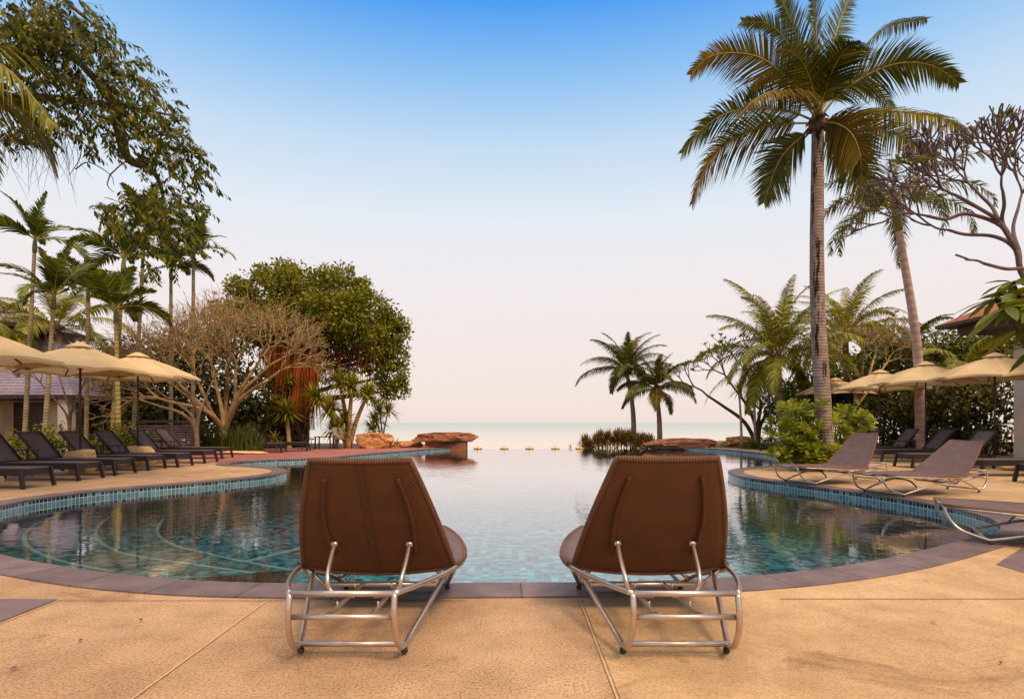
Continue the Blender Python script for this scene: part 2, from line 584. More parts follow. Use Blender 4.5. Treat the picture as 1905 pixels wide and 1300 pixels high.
def coping_mat():
    m, nt, out = newmat('coping_stone')
    tc = nt.nodes.new('ShaderNodeTexCoord')
    sep = nt.nodes.new('ShaderNodeSeparateXYZ')
    nt.links.new(tc.outputs['UV'], sep.inputs[0])
    dv = nd(nt, 'ShaderNodeMath', operation='DIVIDE')
    dv.inputs[1].default_value = 0.62
    nt.links.new(sep.outputs[0], dv.inputs[0])
    fr = nd(nt, 'ShaderNodeMath', operation='FRACT')
    fl = nd(nt, 'ShaderNodeMath', operation='FLOOR')
    nt.links.new(dv.outputs[0], fr.inputs[0])
    nt.links.new(dv.outputs[0], fl.inputs[0])
    wn = nd(nt, 'ShaderNodeTexWhiteNoise', noise_dimensions='1D')
    nt.links.new(fl.outputs[0], wn.inputs['W'])
    n = noise_tex(nt, 4, 6, 0.6)
    col = ramp(nt, n, [(0.3, (0.105, 0.070, 0.072)), (0.7, (0.20, 0.135, 0.132))])
    col = mul(nt, col, ramp(nt, wn.outputs[0], [(0, (0.8, 0.8, 0.82)), (1, (1.2, 1.17, 1.15))]))
    col = mul(nt, col, ramp(nt, fr.outputs[0], [(0.0, (0.35, 0.3, 0.3)), (0.016, (0.35, 0.3, 0.3)), (0.022, (1, 1, 1))]))
    principled(nt, out, col, 0.55, 0, bump(nt, n, 0.15, 0.006), 0.4)
    return m


M['coping'] = coping_mat()


def tile_mat(name, cell, use_uv, stops_, grout, rowmod=False):
    """square mosaic: cell index -> white noise -> colour; pale grout lines"""
    m, nt, out = newmat(name)
    tc = nt.nodes.new('ShaderNodeTexCoord')
    sc = nd(nt, 'ShaderNodeVectorMath', operation='SCALE')
    sc.inputs['Scale'].default_value = 1 / cell
    nt.links.new(tc.outputs['UV' if use_uv else 'Object'], sc.inputs[0])
    fl = nd(nt, 'ShaderNodeVectorMath', operation='FLOOR')
    fr = nd(nt, 'ShaderNodeVectorMath', operation='FRACTION')
    nt.links.new(sc.outputs[0], fl.inputs[0])
    nt.links.new(sc.outputs[0], fr.inputs[0])
    wn = nd(nt, 'ShaderNodeTexWhiteNoise', noise_dimensions='2D')
    nt.links.new(fl.outputs[0], wn.inputs['Vector'])
    col = ramp(nt, wn.outputs[0], stops_, 'CONSTANT')
    sep = nt.nodes.new('ShaderNodeSeparateXYZ')
    nt.links.new(fr.outputs[0], sep.inputs[0])
    edge = None
    for k in (0, 1):
        a = nd(nt, 'ShaderNodeMath', operation='SUBTRACT')
        a.inputs[1].default_value = 0.5
        nt.links.new(sep.outputs[k], a.inputs[0])
        b = nd(nt, 'ShaderNodeMath', operation='ABSOLUTE')
        nt.links.new(a.outputs[0], b.inputs[0])
        if edge is None:
            edge = b.outputs[0]
        else:
            mxx = nd(nt, 'ShaderNodeMath', operation='MAXIMUM')
            nt.links.new(edge, mxx.inputs[0])
            nt.links.new(b.outputs[0], mxx.inputs[1])
            edge = mxx.outputs[0]
    g = ramp(nt, edge, [(0.42, (0, 0, 0)), (0.46, (1, 1, 1))])
    if rowmod:      # dark accent course at the top, plain pale blue below it
        sf = nt.nodes.new('ShaderNodeSeparateXYZ')
        nt.links.new(fl.outputs[0], sf.inputs[0])
        cmp_ = nd(nt, 'ShaderNodeMath', operation='LESS_THAN')
        cmp_.inputs[1].default_value = -0.5 - 1
        nt.links.new(sf.outputs[1], cmp_.inputs[0])
        big = noise_tex(nt, 5, 3)
        plain = ramp(nt, wn.outputs[0], [(0, (0.05, 0.16, 0.21)), (0.5, (0.10, 0.23, 0.28)), (1, (0.17, 0.30, 0.34))])
        mx0 = nt.nodes.new('ShaderNodeMix')
        mx0.data_type = 'RGBA'
        nt.links.new(cmp_.outputs[0], mx0.inputs[0])
        nt.links.new(col, mx0.inputs[6])
        nt.links.new(plain, mx0.inputs[7])
        col = mx0.outputs[2]
    mx = nt.nodes.new('ShaderNodeMix')
    mx.data_type = 'RGBA'
    nt.links.new(g, mx.inputs[0])
    nt.links.new(col, mx.inputs[6])
    mx.inputs[7].default_value = (*grout, 1)
    v = noise_tex(nt, 0.8, 3)
    col = mul(nt, mx.outputs[2], ramp(nt, v, [(0.3, (0.8, 0.82, 0.85)), (0.7, (1.15, 1.12, 1.1))]))
    principled(nt, out, col, 0.25, 0, None, 0.5)
    return m


M['wall_tile'] = tile_mat('wall_tile', 0.068, True,
                          [(0, (0.006, 0.014, 0.025)), (0.45, (0.012, 0.05, 0.08)), (0.65, (0.02, 0.13, 0.16)), (0.88, (0.08, 0.26, 0.28))],
                          (0.50, 0.52, 0.48), True)
M['floor_tile'] = tile_mat('floor_tile', 0.105, False,
                           [(0, (0.012, 0.02, 0.05)), (0.22, (0.006, 0.11, 0.24)), (0.42, (0.010, 0.31, 0.52)), (0.68, (0.02, 0.47, 0.66)), (0.92, (0.18, 0.70, 0.76))],
                           (0.05, 0.32, 0.45))
M['tread_tile'] = tile_mat('tread_tile', 0.105, False,
                           [(0, (0.03, 0.04, 0.06)), (0.25, (0.015, 0.14, 0.22)), (0.5, (0.02, 0.30, 0.42)), (0.75, (0.05, 0.44, 0.54)), (0.92, (0.16, 0.60, 0.64))],
                           (0.06, 0.32, 0.40))
M['nosing'] = simple('nosing', (0.36, 0.66, 0.70), (0.48, 0.76, 0.78), 8, 0.3, 0, 0)


def water_mat():
    m, nt, out = newmat('pool_water')
    tc = nt.nodes.new('ShaderNodeTexCoord')
    mp = nd(nt, 'ShaderNodeMapping')
    mp.inputs['Scale'].default_value = (1.0, 1.6, 1.0)
    nt.links.new(tc.outputs['Object'], mp.inputs[0])
    h1 = noise_tex(nt, 2.4, 3, 0.5, mp.outputs[0], 0.4)
    h2 = noise_tex(nt, 11, 2, 0.5, mp.outputs[0])
    big = noise_tex(nt, 0.28, 2, 0.5)
    amp = ramp(nt, big, [(0.38, (0.25, 0.25, 0.25)), (0.62, (1, 1, 1))])
    hh = mul(nt, h1, h2, 0.22, 'ADD')
    b = nt.nodes.new('ShaderNodeBump')
    b.inputs['Distance'].default_value = 0.012
    st = nd(nt, 'ShaderNodeMath', operation='MULTIPLY')
    st.inputs[1].default_value = 0.55
    nt.links.new(amp, st.inputs[0])
    nt.links.new(st.outputs[0], b.inputs['Strength'])
    nt.links.new(hh, b.inputs['Height'])
    gl = nt.nodes.new('ShaderNodeBsdfGlossy')
    gl.inputs['Roughness'].default_value = 0.02
    gl.inputs['Color'].default_value = (0.97, 0.95, 0.95, 1)
    nt.links.new(b.outputs[0], gl.inputs['Normal'])
    tr = nt.nodes.new('ShaderNodeBsdfTransparent')
    tr.inputs[0].default_value = (0.80, 0.97, 1.0, 1)
    fr = nt.nodes.new('ShaderNodeFresnel')
    fr.inputs['IOR'].default_value = 1.5
    nt.links.new(b.outputs[0], fr.inputs['Normal'])
    mx = nt.nodes.new('ShaderNodeMixShader')
    gain = nd(nt, 'ShaderNodeMath', operation='MULTIPLY')
    gain.inputs[1].default_value = 1.6
    nt.links.new(fr.outputs[0], gain.inputs[0])
    lim = nd(nt, 'ShaderNodeMath', operation='MINIMUM')
    lim.inputs[1].default_value = 0.95
    nt.links.new(gain.outputs[0], lim.inputs[0])
    nt.links.new(lim.outputs[0], mx.inputs[0])
    nt.links.new(tr.outputs[0], mx.inputs[1])
    nt.links.new(gl.outputs[0], mx.inputs[2])
    nt.links.new(mx.outputs[0], out.inputs[0])
    return m


M['water'] = water_mat()


def sea_mat():
    m, nt, out = newmat('sea_water')
    tc = nt.nodes.new('ShaderNodeTexCoord')
    sep = nt.nodes.new('ShaderNodeSeparateXYZ')
    nt.links.new(tc.outputs['Object'], sep.inputs[0])
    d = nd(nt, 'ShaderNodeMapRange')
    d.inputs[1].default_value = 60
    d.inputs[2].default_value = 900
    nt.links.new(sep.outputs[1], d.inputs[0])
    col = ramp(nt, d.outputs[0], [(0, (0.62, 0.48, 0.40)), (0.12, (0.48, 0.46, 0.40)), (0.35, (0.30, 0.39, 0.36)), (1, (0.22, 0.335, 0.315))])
    mp = nd(nt, 'ShaderNodeMapping')
    mp.inputs['Scale'].default_value = (0.15, 0.5, 1)
    nt.links.new(tc.outputs['Object'], mp.inputs[0])
    n = noise_tex(nt, 1.0, 5, 0.6, mp.outputs[0])
    principled(nt, out, col, 0.2, 0, bump(nt, n, 0.06, 0.1), 0.35)
    return m


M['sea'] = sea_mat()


def rock_mat(name, a, b, c):
    m, nt, out = newmat(name)
    mp = nd(nt, 'ShaderNodeMapping')
    tc = nt.nodes.new('ShaderNodeTexCoord')
    mp.inputs['Scale'].default_value = (1, 1, 2.5)
    nt.links.new(tc.outputs['Object'], mp.inputs[0])
    n = noise_tex(nt, 2.2, 8, 0.65, mp.outputs[0], 0.5)
    col = ramp(nt, n, [(0.28, a), (0.5, b), (0.75, c)])
    principled(nt, out, col, 0.85, 0, bump(nt, n, 0.7, 0.06), 0.2)
    return m


M['rock_orange'] = rock_mat('rock_orange', (0.25, 0.09, 0.03), (0.50, 0.24, 0.09), (0.66, 0.40, 0.20))
M['rock_red'] = rock_mat('rock_red', (0.14, 0.05, 0.03), (0.32, 0.12, 0.06), (0.46, 0.22, 0.12))
M['rock_tan'] = rock_mat('rock_tan', (0.46, 0.27, 0.11), (0.66, 0.43, 0.20), (0.74, 0.54, 0.30))


def roof_mat(name, a, b, period):
    m, nt, out = newmat(name)
    tc = nt.nodes.new('ShaderNodeTexCoord')
    w = nd(nt, 'ShaderNodeTexWave', wave_type='BANDS', bands_direction='Z', wave_profile='SAW')
    w.inputs['Scale'].default_value = 2 * math.pi / (20 * period)
    w.inputs['Distortion'].default_value = 0.3
    nt.links.new(tc.outputs['Object'], w.inputs[0])
    n = noise_tex(nt, 6, 5, 0.7)
    col = ramp(nt, n, [(0.3, a), (0.7, b)])
    col = mul(nt, col, ramp(nt, w.outputs[1], [(0.0, (0.35, 0.33, 0.4)), (0.3, (0.9, 0.9, 0.9)), (1, (1.15, 1.15, 1.15))]))
    principled(nt, out, col, 0.7, 0, bump(nt, w.outputs[1], 0.8, 0.04), 0.3)
    return m


M['roof_grey'] = roof_mat('roof_grey', (0.22, 0.17, 0.24), (0.40, 0.33, 0.42), 0.13)
M['roof_orange'] = roof_mat('roof_orange', (0.34, 0.10, 0.04), (0.55, 0.20, 0.08), 0.10)
M['plaster'] = simple('plaster', (0.58, 0.42, 0.28), (0.70, 0.53, 0.37), 2, 0.85, 0, 0.15)
M['plaster_white'] = simple('plaster_white', (0.66, 0.54, 0.46), (0.76, 0.64, 0.55), 2, 0.8, 0, 0.1)
M['gold'] = simple('gold', (0.65, 0.38, 0.10), (0.8, 0.52, 0.18), 14, 0.45, 0.2, 0.1)

# ------------------------------------------------------------------ setting: pool outline and paving
near_edge = [G(0, 1033), G(100, 1053), G(200, 1068), G(300, 1078), G(450, 1086), G(700, 1089), G(880, 1087), G(1050, 1086), G(1220, 1083), G(1380, 1075),
             G(1500, 1064), G(1600, 1050), G(1700, 1030), G(1790, 1007), (5.10, 6.20, 0), (5.62, 6.85, 0), (5.86, 7.5, 0)]
right_edge = [(5.92, 8.1, 0), (5.86, 8.75, 0), (5.68, 9.65, 0), (5.36, 10.8, 0), (5.02, 11.8, 0), (4.86, 12.6, 0), (4.98, 13.6, 0), (5.42, 14.5, 0),
              (6.25, 15.3, 0), (7.1, 15.8, 0), (7.9, 16.5, 0), (8.6, 17.9, 0), (9.15, 20.0, 0), (9.3, 22.2, 0), (9.05, 24.6, 0), (8.3, 26.6, 0), (7.5, 27.7, 0)]
EDGE_R, EDGE_L, EDGE_Y = 6.75, -2.3, 28.15
left_edge = [(-2.55, 27.1, 0), (-3.7, 25.0, 0), (-4.6, 22.9, 0), (-5.3, 21.2, 0), (-5.75, 19.6, 0), (-6.4, 18.8, 0), (-7.15, 18.2, 0), (-7.75, 17.5, 0), (-7.95, 16.7, 0),
             (-7.55, 15.95, 0), (-6.8, 15.6, 0), (-6.1, 15.1, 0), (-5.5, 14.4, 0), (-5.22, 13.5, 0), (-5.34, 12.5, 0), (-5.92, 11.4, 0), (-6.5, 10.6, 0), (-6.95, 9.9, 0), (-7.1, 9.3, 0),
             (-7.16, 8.7, 0), (-6.95, 7.8, 0), (-6.45, 6.9, 0), (-5.6, 5.95, 0)]
arc = cr([tuple(p) for p in left_edge] + [tuple(p) for p in near_edge] + right_edge, 6)       # open: left end of the overflow edge round to its right end
pool_open = resample(arc, 260)
pool_poly = np.concatenate([pool_open, [[EDGE_R, EDGE_Y, 0], [EDGE_L, EDGE_Y, 0]]])


def inside(poly, x, y):
    c = False
    n = len(poly)
    j = n - 1
    for i in range(n):
        xi, yi = poly[i][0], poly[i][1]
        xj, yj = poly[j][0], poly[j][1]
        if (yi > y) != (yj > y) and x < (xj - xi) * (y - yi) / (yj - yi) + xi:
            c = not c
        j = i
    return c


def sheet(name, outer, z, mat, hole=None, thick=0.0, skip=()):
    pts = [Vector((p[0], p[1])) for p in outer]
    cons = [(i, (i + 1) % len(outer)) for i in range(len(outer))]
    if hole is not None:
        o = len(pts)
        pts += [Vector((p[0], p[1])) for p in hole]
        cons += [(o + i, o + (i + 1) % len(hole)) for i in range(len(hole))]
    V, E, Fc, _, _, _ = delaunay_2d_cdt(pts, cons, [], 0, 1e-6)
    faces = []
    for f in Fc:
        cx = sum(V[i].x for i in f) / len(f)
        cy = sum(V[i].y for i in f) / len(f)
        if inside(outer, cx, cy) and not (hole is not None and inside(hole, cx, cy)):
            a = sum((V[f[i]].x * V[f[(i + 1) % len(f)]].y - V[f[(i + 1) % len(f)]].x * V[f[i]].y) for i in range(len(f)))
            faces.append(tuple(f) if a > 0 else tuple(reversed(f)))
    mb = MB()
    mb.add([(v.x, v.y, z) for v in V], faces, 0, None, False)
    if thick:
        n = len(outer)
        vv = [(p[0], p[1], z) for p in outer] + [(p[0], p[1], z - thick) for p in outer]
        mb.add(vv, [(i, (i + 1) % n, n + (i + 1) % n, n + i) for i in range(n) if i not in skip], 0, None, False)
    return mb.build(name, mat)


shore = [(-260, -40), (260, -40), (260, 37), (40, 36), (16, 35), (9.5, 33.5), (8.3, 29.5), (7.4, 28.4), (EDGE_R + 0.03, EDGE_Y - 0.06), (EDGE_L - 0.03, EDGE_Y - 0.06),
         (-3.3, 28.6), (-4.5, 31.5), (-8, 33), (-30, 34), (-260, 36)]
tag(sheet('ground', shore, -0.02, M['soil'], pool_poly, 4.5, (8,)), kind='structure')
terrace_out = [(-11.6, -4), (15.2, -4), (15.2, 12), (14.6, 23.5), (10.6, 24.2), (9.6, 26.6), (8.35, 27.6), (7.6, 28.3), (EDGE_R + 0.02, EDGE_Y - 0.06),
               (EDGE_L - 0.02, EDGE_Y - 0.06), (-2.9, 28.4), (-4.6, 28.8), (-8.5, 27.2), (-13.2, 26.5), (-13.2, 22.3), (-11.6, 19.9)]
tag(sheet('terrace', terrace_out, 0.0, M['deck'], pool_poly), kind='structure')
pink = [(-2.9, 28.3), (-4.6, 28.7), (-8.5, 27.1), (-13.0, 26.4), (-13.0, 22.3), (-11.3, 19.8), (-9.3, 18.0), (-8.3, 16.75), (-7.6, 16.9), (-6, 19), (-4, 22), (-2.32, 27.2), (EDGE_L - 0.03, EDGE_Y - 0.01)]
tag(sheet('pink_paving', pink, 0.004, M['pink_paving'], pool_poly), kind='structure')
smooth = [(0.455, -3.9), (15.1, -3.9), (15.1, 11.9), (14.5, 23.4), (10.6, 24.1), (9.2, 25.6), (9.0, 21), (8.0, 16), (5.5, 15.2), (4.5, 13), (5.0, 9), (5.5, 7), (4.2, 5.3), (2.2, 4.2), (0.455, 3.9)]
tag(sheet('smooth_paving', smooth, 0.004, M['deck_smooth'], pool_poly), kind='structure')
mbj = MB()
for (x0, y0, x1, y1) in ((-1.585, -3.5, -1.585, 3.80), (0.44, -3.5, 0.44, 3.87), (-2.94, -3.5, -2.94, 3.865)):
    d = Vector((x1 - x0, y1 - y0, 0)).normalized()
    s_ = Vector((-d.y, d.x, 0)) * 0.004
    a, b = Vector((x0, y0, 0.0085)), Vector((x1, y1, 0.0085))
    mbj.add([a - s_, b - s_, b + s_, a + s_], [(0, 1, 2, 3)], 0, None, False)
for (x0, y0, x1, y1) in ((-2.94, 3.835, -0.3, 3.825), (1.75, 3.86, 3.9, 3.86)):
    d = Vector((x1 - x0, y1 - y0, 0)).normalized()
    s_ = Vector((-d.y, d.x, 0)) * 0.004
    a, b = Vector((x0, y0, 0.0085)), Vector((x1, y1, 0.0085))
    mbj.add([a - s_, b - s_, b + s_, a + s_], [(0, 1, 2, 3)], 1, None, False)
tag(mbj.build('paving_joints', [M['joint'], M['dark_bark']]), kind='structure')
tag(sheet('slate_paving', [(-6, -3.5), (-2.96, -3.5), (-2.96, 3.86), (-5.6, 3.88)], 0.008, M['slate']), kind='structure')
tag(sheet('slate_paving', [(3.93, 3.6), (7, 3.6), (7, 6.2), (5.6, 6.2), (3.93, 4.8)], 0.008, M['slate'], pool_poly), kind='structure')

# pool shell, coping and water
FLOOR_Z, WATER_Z = -0.95, -0.12
T2 = np.gradient(pool_open[:, :2], axis=0)
T2 /= np.linalg.norm(T2, axis=1)[:, None]
N2 = np.stack([T2[:, 1], -T2[:, 0]], axis=1)        # towards the land or the water: decide below
probe = pool_open[130, :2] + N2[130] * 0.2
if inside(pool_poly, *probe):
    N2 = -N2
arcl = np.concatenate([[0], np.cumsum(np.linalg.norm(np.diff(pool_open[:, :2], axis=0), axis=1))])
mb = MB()
n = len(pool_open)
V, U = [], []
for z in (-0.004, FLOOR_Z):
    for i in range(n):
        V.append((pool_open[i, 0], pool_open[i, 1], z))
        U.append((arcl[i], z))
mb.add(V, [(i, i + 1, n + i + 1, n + i) for i in range(n - 1)], 0, U, False)
mb.add([(EDGE_R, EDGE_Y, WATER_Z - 0.01), (EDGE_L, EDGE_Y, WATER_Z - 0.01), (EDGE_L, EDGE_Y, FLOOR_Z), (EDGE_R, EDGE_Y, FLOOR_Z)], [(0, 1, 2, 3)], 0,
       [(0, -.2), (9, -.2), (9, -.9), (0, -.9)], False)
for (xa, ya, xb, yb) in ((*pool_open[-1][:2], EDGE_R, EDGE_Y), (EDGE_L, EDGE_Y, *pool_open[0][:2])):
    mb.add([(xa, ya, -0.004), (xb, yb, -0.004), (xb, yb, FLOOR_Z), (xa, ya, FLOOR_Z)], [(0, 1, 2, 3)], 0, [(0, 0), (1, 0), (1, FLOOR_Z), (0, FLOOR_Z)], False)
tag(mb.build('pool_wall', M['wall_tile']), kind='structure')
tag(sheet('pool_floor', [tuple(p) for p in pool_poly], FLOOR_Z, M['floor_tile']), kind='structure')
wp = [tuple(p[:2]) for p in pool_open] + [(EDGE_R, EDGE_Y + 0.04), (EDGE_L, EDGE_Y + 0.04)]
tag(sheet('pool_water', wp, WATER_Z, M['water']), kind='structure')
mb = MB()
cw = np.full(n, 0.33)
rows = [(-0.008, -0.012), (-0.008, 0.012), (None, 0.012), (None, -0.006)]
V, U = [], []
for off, z in rows:
    for i in range(n):
        o = cw[i] if off is None else off
        V.append((pool_open[i, 0] + N2[i, 0] * o, pool_open[i, 1] + N2[i, 1] * o, z))
        U.append((arcl[i], o))
fa = [(r * n + i, r * n + i + 1, (r + 1) * n + i + 1, (r + 1) * n + i) for r in range(3) for i in range(n - 1)]
mb.add(V, fa, 0, U, False)
tag(mb.build('coping', M['coping']), kind='structure')

# curved entry steps at the left end, each a tread with a pale nosing
def step(line, z):
    c = cr(line, 8)
    mbs = MB()
    out_ = [(-9, c[-1][1] - 2.2), (-9, c[0][1] + 0.5)]
    pts = [Vector((p[0], p[1])) for p in c] + [Vector(q) for q in out_]
    V_, _, F_, _, _, _ = delaunay_2d_cdt(pts, [(i, (i + 1) % len(pts)) for i in range(len(pts))], [], 1, 1e-6)
    mbs.add([(v.x, v.y, z) for v in V_], [tuple(f) for f in F_], 0, None, False)
    m_ = len(c)
    mbs.add([(p[0], p[1], z) for p in c] + [(p[0], p[1], FLOOR_Z) for p in c], [(i, i + 1, m_ + i + 1, m_ + i) for i in range(m_ - 1)], 0, None, False)
    T = np.gradient(c[:, :2], axis=0)
    T /= np.linalg.norm(T, axis=1)[:, None]
    Nn = np.stack([T[:, 1], -T[:, 0]], axis=1)
    vv = [(p[0] - 0.035 * q[0], p[1] - 0.035 * q[1], z + 0.004) for p, q in zip(c, Nn)] + [(p[0] + 0.012 * q[0], p[1] + 0.012 * q[1], z + 0.004) for p, q in zip(c, Nn)] \
        + [(p[0] + 0.012 * q[0], p[1] + 0.012 * q[1], z - 0.06) for p, q in zip(c, Nn)]
    mbs.add(vv, [(r * m_ + i, r * m_ + i + 1, (r + 1) * m_ + i + 1, (r + 1) * m_ + i) for r in (0, 1) for i in range(m_ - 1)], 1, None, False)
    return tag(mbs.build('pool_step', [M['tread_tile'], M['nosing']]), kind='structure')


def W(px, py, z):
    g = G(px, py, z)
    return (g.x, g.y, 0)


step([W(110, 958, -.3), W(60, 978, -.3), W(43, 1002, -.3), W(60, 1024, -.3), W(114, 1044, -.3), W(210, 1064, -.3)], -.30)
step([W(215, 955, -.45), W(190, 970, -.45), W(176, 992, -.45), W(190, 1012, -.45), W(240, 1032, -.45), W(374, 1052, -.45), W(470, 1066, -.45)], -.45)
step([W(308, 955, -.6), W(296, 975, -.6), W(292, 993, -.6), W(322, 1014, -.6), W(380, 1028, -.6), W(440, 1042, -.6), W(540, 1060, -.6)], -.60)
mb = MB()
a, b = Vector(W(600, 1010, FLOOR_Z)), Vector(W(330, 1075, FLOOR_Z))
s_ = Vector((0.05, -0.05, 0))
mb.add([a - s_ + Vector((0, 0, FLOOR_Z + .006)), b - s_ + Vector((0, 0, FLOOR_Z + .006)), b + s_ + Vector((0, 0, FLOOR_Z + .006)), a + s_ + Vector((0, 0, FLOOR_Z + .006))], [(0, 1, 2, 3)], 0, None, False)
tag(mb.build('pool_floor_line', M['nosing']), kind='structure')

mb = MB()
ys = [20, 45, 80, 140, 260, 500, 1000, 2500, 9000]
V = [(sx * (400 + y * 1.6), y, -3.0) for y in ys for sx in (-1, 1)]
mb.add(V, [(2 * i, 2 * i + 1, 2 * i + 3, 2 * i + 2) for i in range(len(ys) - 1)], 0, None, False)
tag(mb.build('sea', M['sea']), kind='structure')
tag(sheet('planting_bed', [(3.3, EDGE_Y + 0.3), (8.0, EDGE_Y + 0.45), (9.2, 29.6), (9.6, 34.5), (3.6, 34.5)], -0.55, M['soil'], None, 3.5), kind='structure')


# ------------------------------------------------------------------ tubular steel loungers
def steel_lounger(label, loc, rz, top, yF, yfoot, group, seam=False):
    t = thing('steel_lounger', label, 'sun lounger', loc, rz, group)
    f = MB()
    rt = 0.0145
    for s in (-1, 1):
        rail = [(s * .245, -.78, .345), (s * .322, -.6, .335), (s * .41, -.3, .31), (s * .468, 0, .285), (s * .488, .2, .28),
                (s * .455, .2 + .45 * (yF - .2), .29), (s * .36, .2 + .8 * (yF - .2), .31), (s * .26, yF, .325)]
        tube(f, cr(rail, 6), rt, 10)
        lo = cr([(s * .245, -.78, .345), (s * .246, -.80, .25), (s * .25, -.775, .15), (s * .256, -.70, .065), (s * .262, -.60, .040)], 5)
        up = cr([(s * .262, -.60, .040), (s * .335, -.28, .145), (s * .40, .0, .235), (s * .462, .16, .275)], 4)
        tube(f, np.concatenate([lo, up[1:]]), rt, 10)
        lo = cr([(s * .26, yF, .325), (s * .275, yF - .03, .22), (s * .30, yF - .12, .11), (s * .34, yfoot + .04, .045), (s * .35, yfoot, .036)], 5)
        up = cr([(s * .35, yfoot, .036), (s * .40, yfoot * .6, .15), (s * .43, yfoot * .2, .22), (s * .456, -.08, .285)], 4)
        tube(f, np.concatenate([lo, up[1:]]), rt, 10)
        bar_ = cr([(s * .45, .0, .28), (s * .34, .02, .17)], 3)
        tube(f, bar_, rt * .9, 8)
    f.build('frame', M['steel'], t)
    for (a, b) in (((-.245, -.78, .345), (.245, -.78, .345)), ((-.246, -.782, .236), (.246, -.782, .236)), ((-.262, -.62, .05), (.262, -.62, .05)),
                   ((-.34, .02, .17), (.34, .02, .17)), ((-.26, yF, .325), (.26, yF, .325)), ((-.35, yfoot, .036), (.35, yfoot, .036))):
        c = MB()
        tube(c, [a, b], rt, 10)
        c.build('crossbar', M['steel'], t)
    c = MB()
    tube(c, cr([(-.36, yfoot * .75, .11), (-.2, yfoot * .72, .215), (0, yfoot * .7, .235), (.2, yfoot * .72, .215), (.36, yfoot * .75, .11)], 6), rt * .9, 8)
    c.build('arched_brace', M['steel'], t)
    for s in (-1, 1):
        c = MB()
        tube(c, [(s * .105, .02, .17), (s * .105, -.62, .198), (s * .105, -.775, .236)], .012, 8)
        for k in range(3):
            tube(c, [(s * .105, -.15 - .17 * k, .18), (s * .105, -.165 - .17 * k, .225)], .006, 6)
        c.build('recline_track', M['steel'], t)
        for yy in (-.60, yfoot):
            xx = s * (.258 if yy < 0 else .35)
            c = MB()
            lathe(c, [(.0, .0), (.016, .0), (.018, .008), (.016, .022), (.012, .024), (.012, .045)], 10, 0, (xx, yy, 0))
            c.build('foot', M['rubber'], t)
    # back: a tapering woven panel, a little dished, from the hinge at y=0 up to `top`
    ty, tz = top
    A, B = 22, 14
    grid, uv = [], []
    d = Vector((0, ty, tz - .285))
    Lb = d.length
    nrm = Vector((0, d.z, -d.y)).normalized()          # towards the sitter
    for i in range(A + 1):
        q = i / A
        half = (.448 * (1 - q) + .262 * q) + .020 * math.sin(math.pi * q)
        row, ur = [], []
        for j in range(B + 1):
            u = 2 * j / B - 1
            p = Vector((half * u, ty * q, .295 + (tz - .295) * q))
            if q < .25:
                p += d.normalized() * (-.035 * (1 - u * u) * (1 - q / .25))
            p -= nrm * (.022 * (1 - u * u) * (1 - .5 * q) + .02 * math.sin(math.pi * q))
            row.append(tuple(p))
            ur.append((half * u + 2, q * Lb + 2))
        grid.append(row)
        uv.append(ur)
    b = MB()
    rim = grid_slab(b, grid, .024, tuple(nrm), 0, uv, 1)
    bk = b.build('backrest', [M['wicker_seat'], M['wicker']], t)
    g = np.array(grid).reshape(-1, 3)
    e = MB()
    loop = [g[k] - np.array(nrm) * .012 for k in rim]
    tube(e, loop + [loop[0]], .0165, 8)
    e.build('woven_edge', M['wicker_trim'], bk)
    if seam:
        sm, us = [], []
        for i in range(A + 1):
            q = i / A
            c_ = Vector(grid[i][B // 2]) - nrm * .0255
            w_ = .022
            sm.append([tuple(c_ + Vector((x, 0, 0))) for x in (-w_, w_)])
            us.append([(x + 2, q * Lb + 2) for x in (-w_, w_)])
        b = MB()
        b.add([p for r in sm for p in r], [(2 * i, 2 * i + 1, 2 * i + 3, 2 * i + 2) for i in range(A)], 0, [u for r in us for u in r])
        b.build('centre_seam', M['wicker_seam'], bk)
    for s in (-1, 1):
        r_ = MB()
        pts = []
        for k in range(9):
            q = .18 + .70 * k / 8
            half = (.448 * (1 - q) + .262 * q)
            x = s * (.235 - .045 * (q - .18) / .7 + .03 * math.sin(math.pi * k / 8))
            u = x / half
            p = Vector((x, ty * q, .295 + (tz - .295) * q)) - nrm * (.022 * (1 - u * u) * (1 - .5 * q) + .02 * math.sin(math.pi * q) + .030)
            pts.append(p)
        for k in range(8):
            pass
        tube(r_, cr(pts, 3), .0125, 8)
        r_.build('back_batten', M['wicker'], bk)
        u_ = MB()
        ax = Vector((s * .213, ty * .30, .295 + (tz - .295) * .30)) - nrm * .065
        yb = min(-.36, ty * .30 - .2)
        tube(u_, cr([ax, ax * .6 + Vector((s * .205, yb, .31)) * .4, (s * .20, yb, .31), (s * .185, yb - .01, .25), (s * .14, yb - .012, .222), (s * .05, yb - .012, .215)], 6), .0125, 10)
        tube(u_, [ax - Vector((s * .018, 0, 0)), ax + Vector((s * .018, 0, 0))], .016, 8)
        u_.build('back_support', M['steel'], t)
    # seat
    grid, uv = [], []
    A, B = 26, 12
    for i in range(A + 1):
        q = i / A
        y = -.02 + (yF + .02) * q
        if y < .2:
            half = .475 + .02 * (y / .2)
        else:
            w_ = (y - .2) / (yF - .2)
            half = .495 - .06 * w_ - .16 * w_ ** 2.6
        z0 = np.interp(y, [0, .2, .2 + .45 * (yF - .2), .2 + .8 * (yF - .2), yF], [.312, .306, .316, .336, .35])
        row, ur = [], []
        for j in range(B + 1):
            u = 2 * j / B - 1
            row.append((half * u, y, z0 - .018 * (1 - u * u)))
            ur.append((half * u + 2, y + 2))
        grid.append(row)
        uv.append(ur)
    b = MB()
    rim = grid_slab(b, grid, .022, (0, 0, 1), 0, uv)
    seat = b.build('seat', M['wicker_seat'], t)
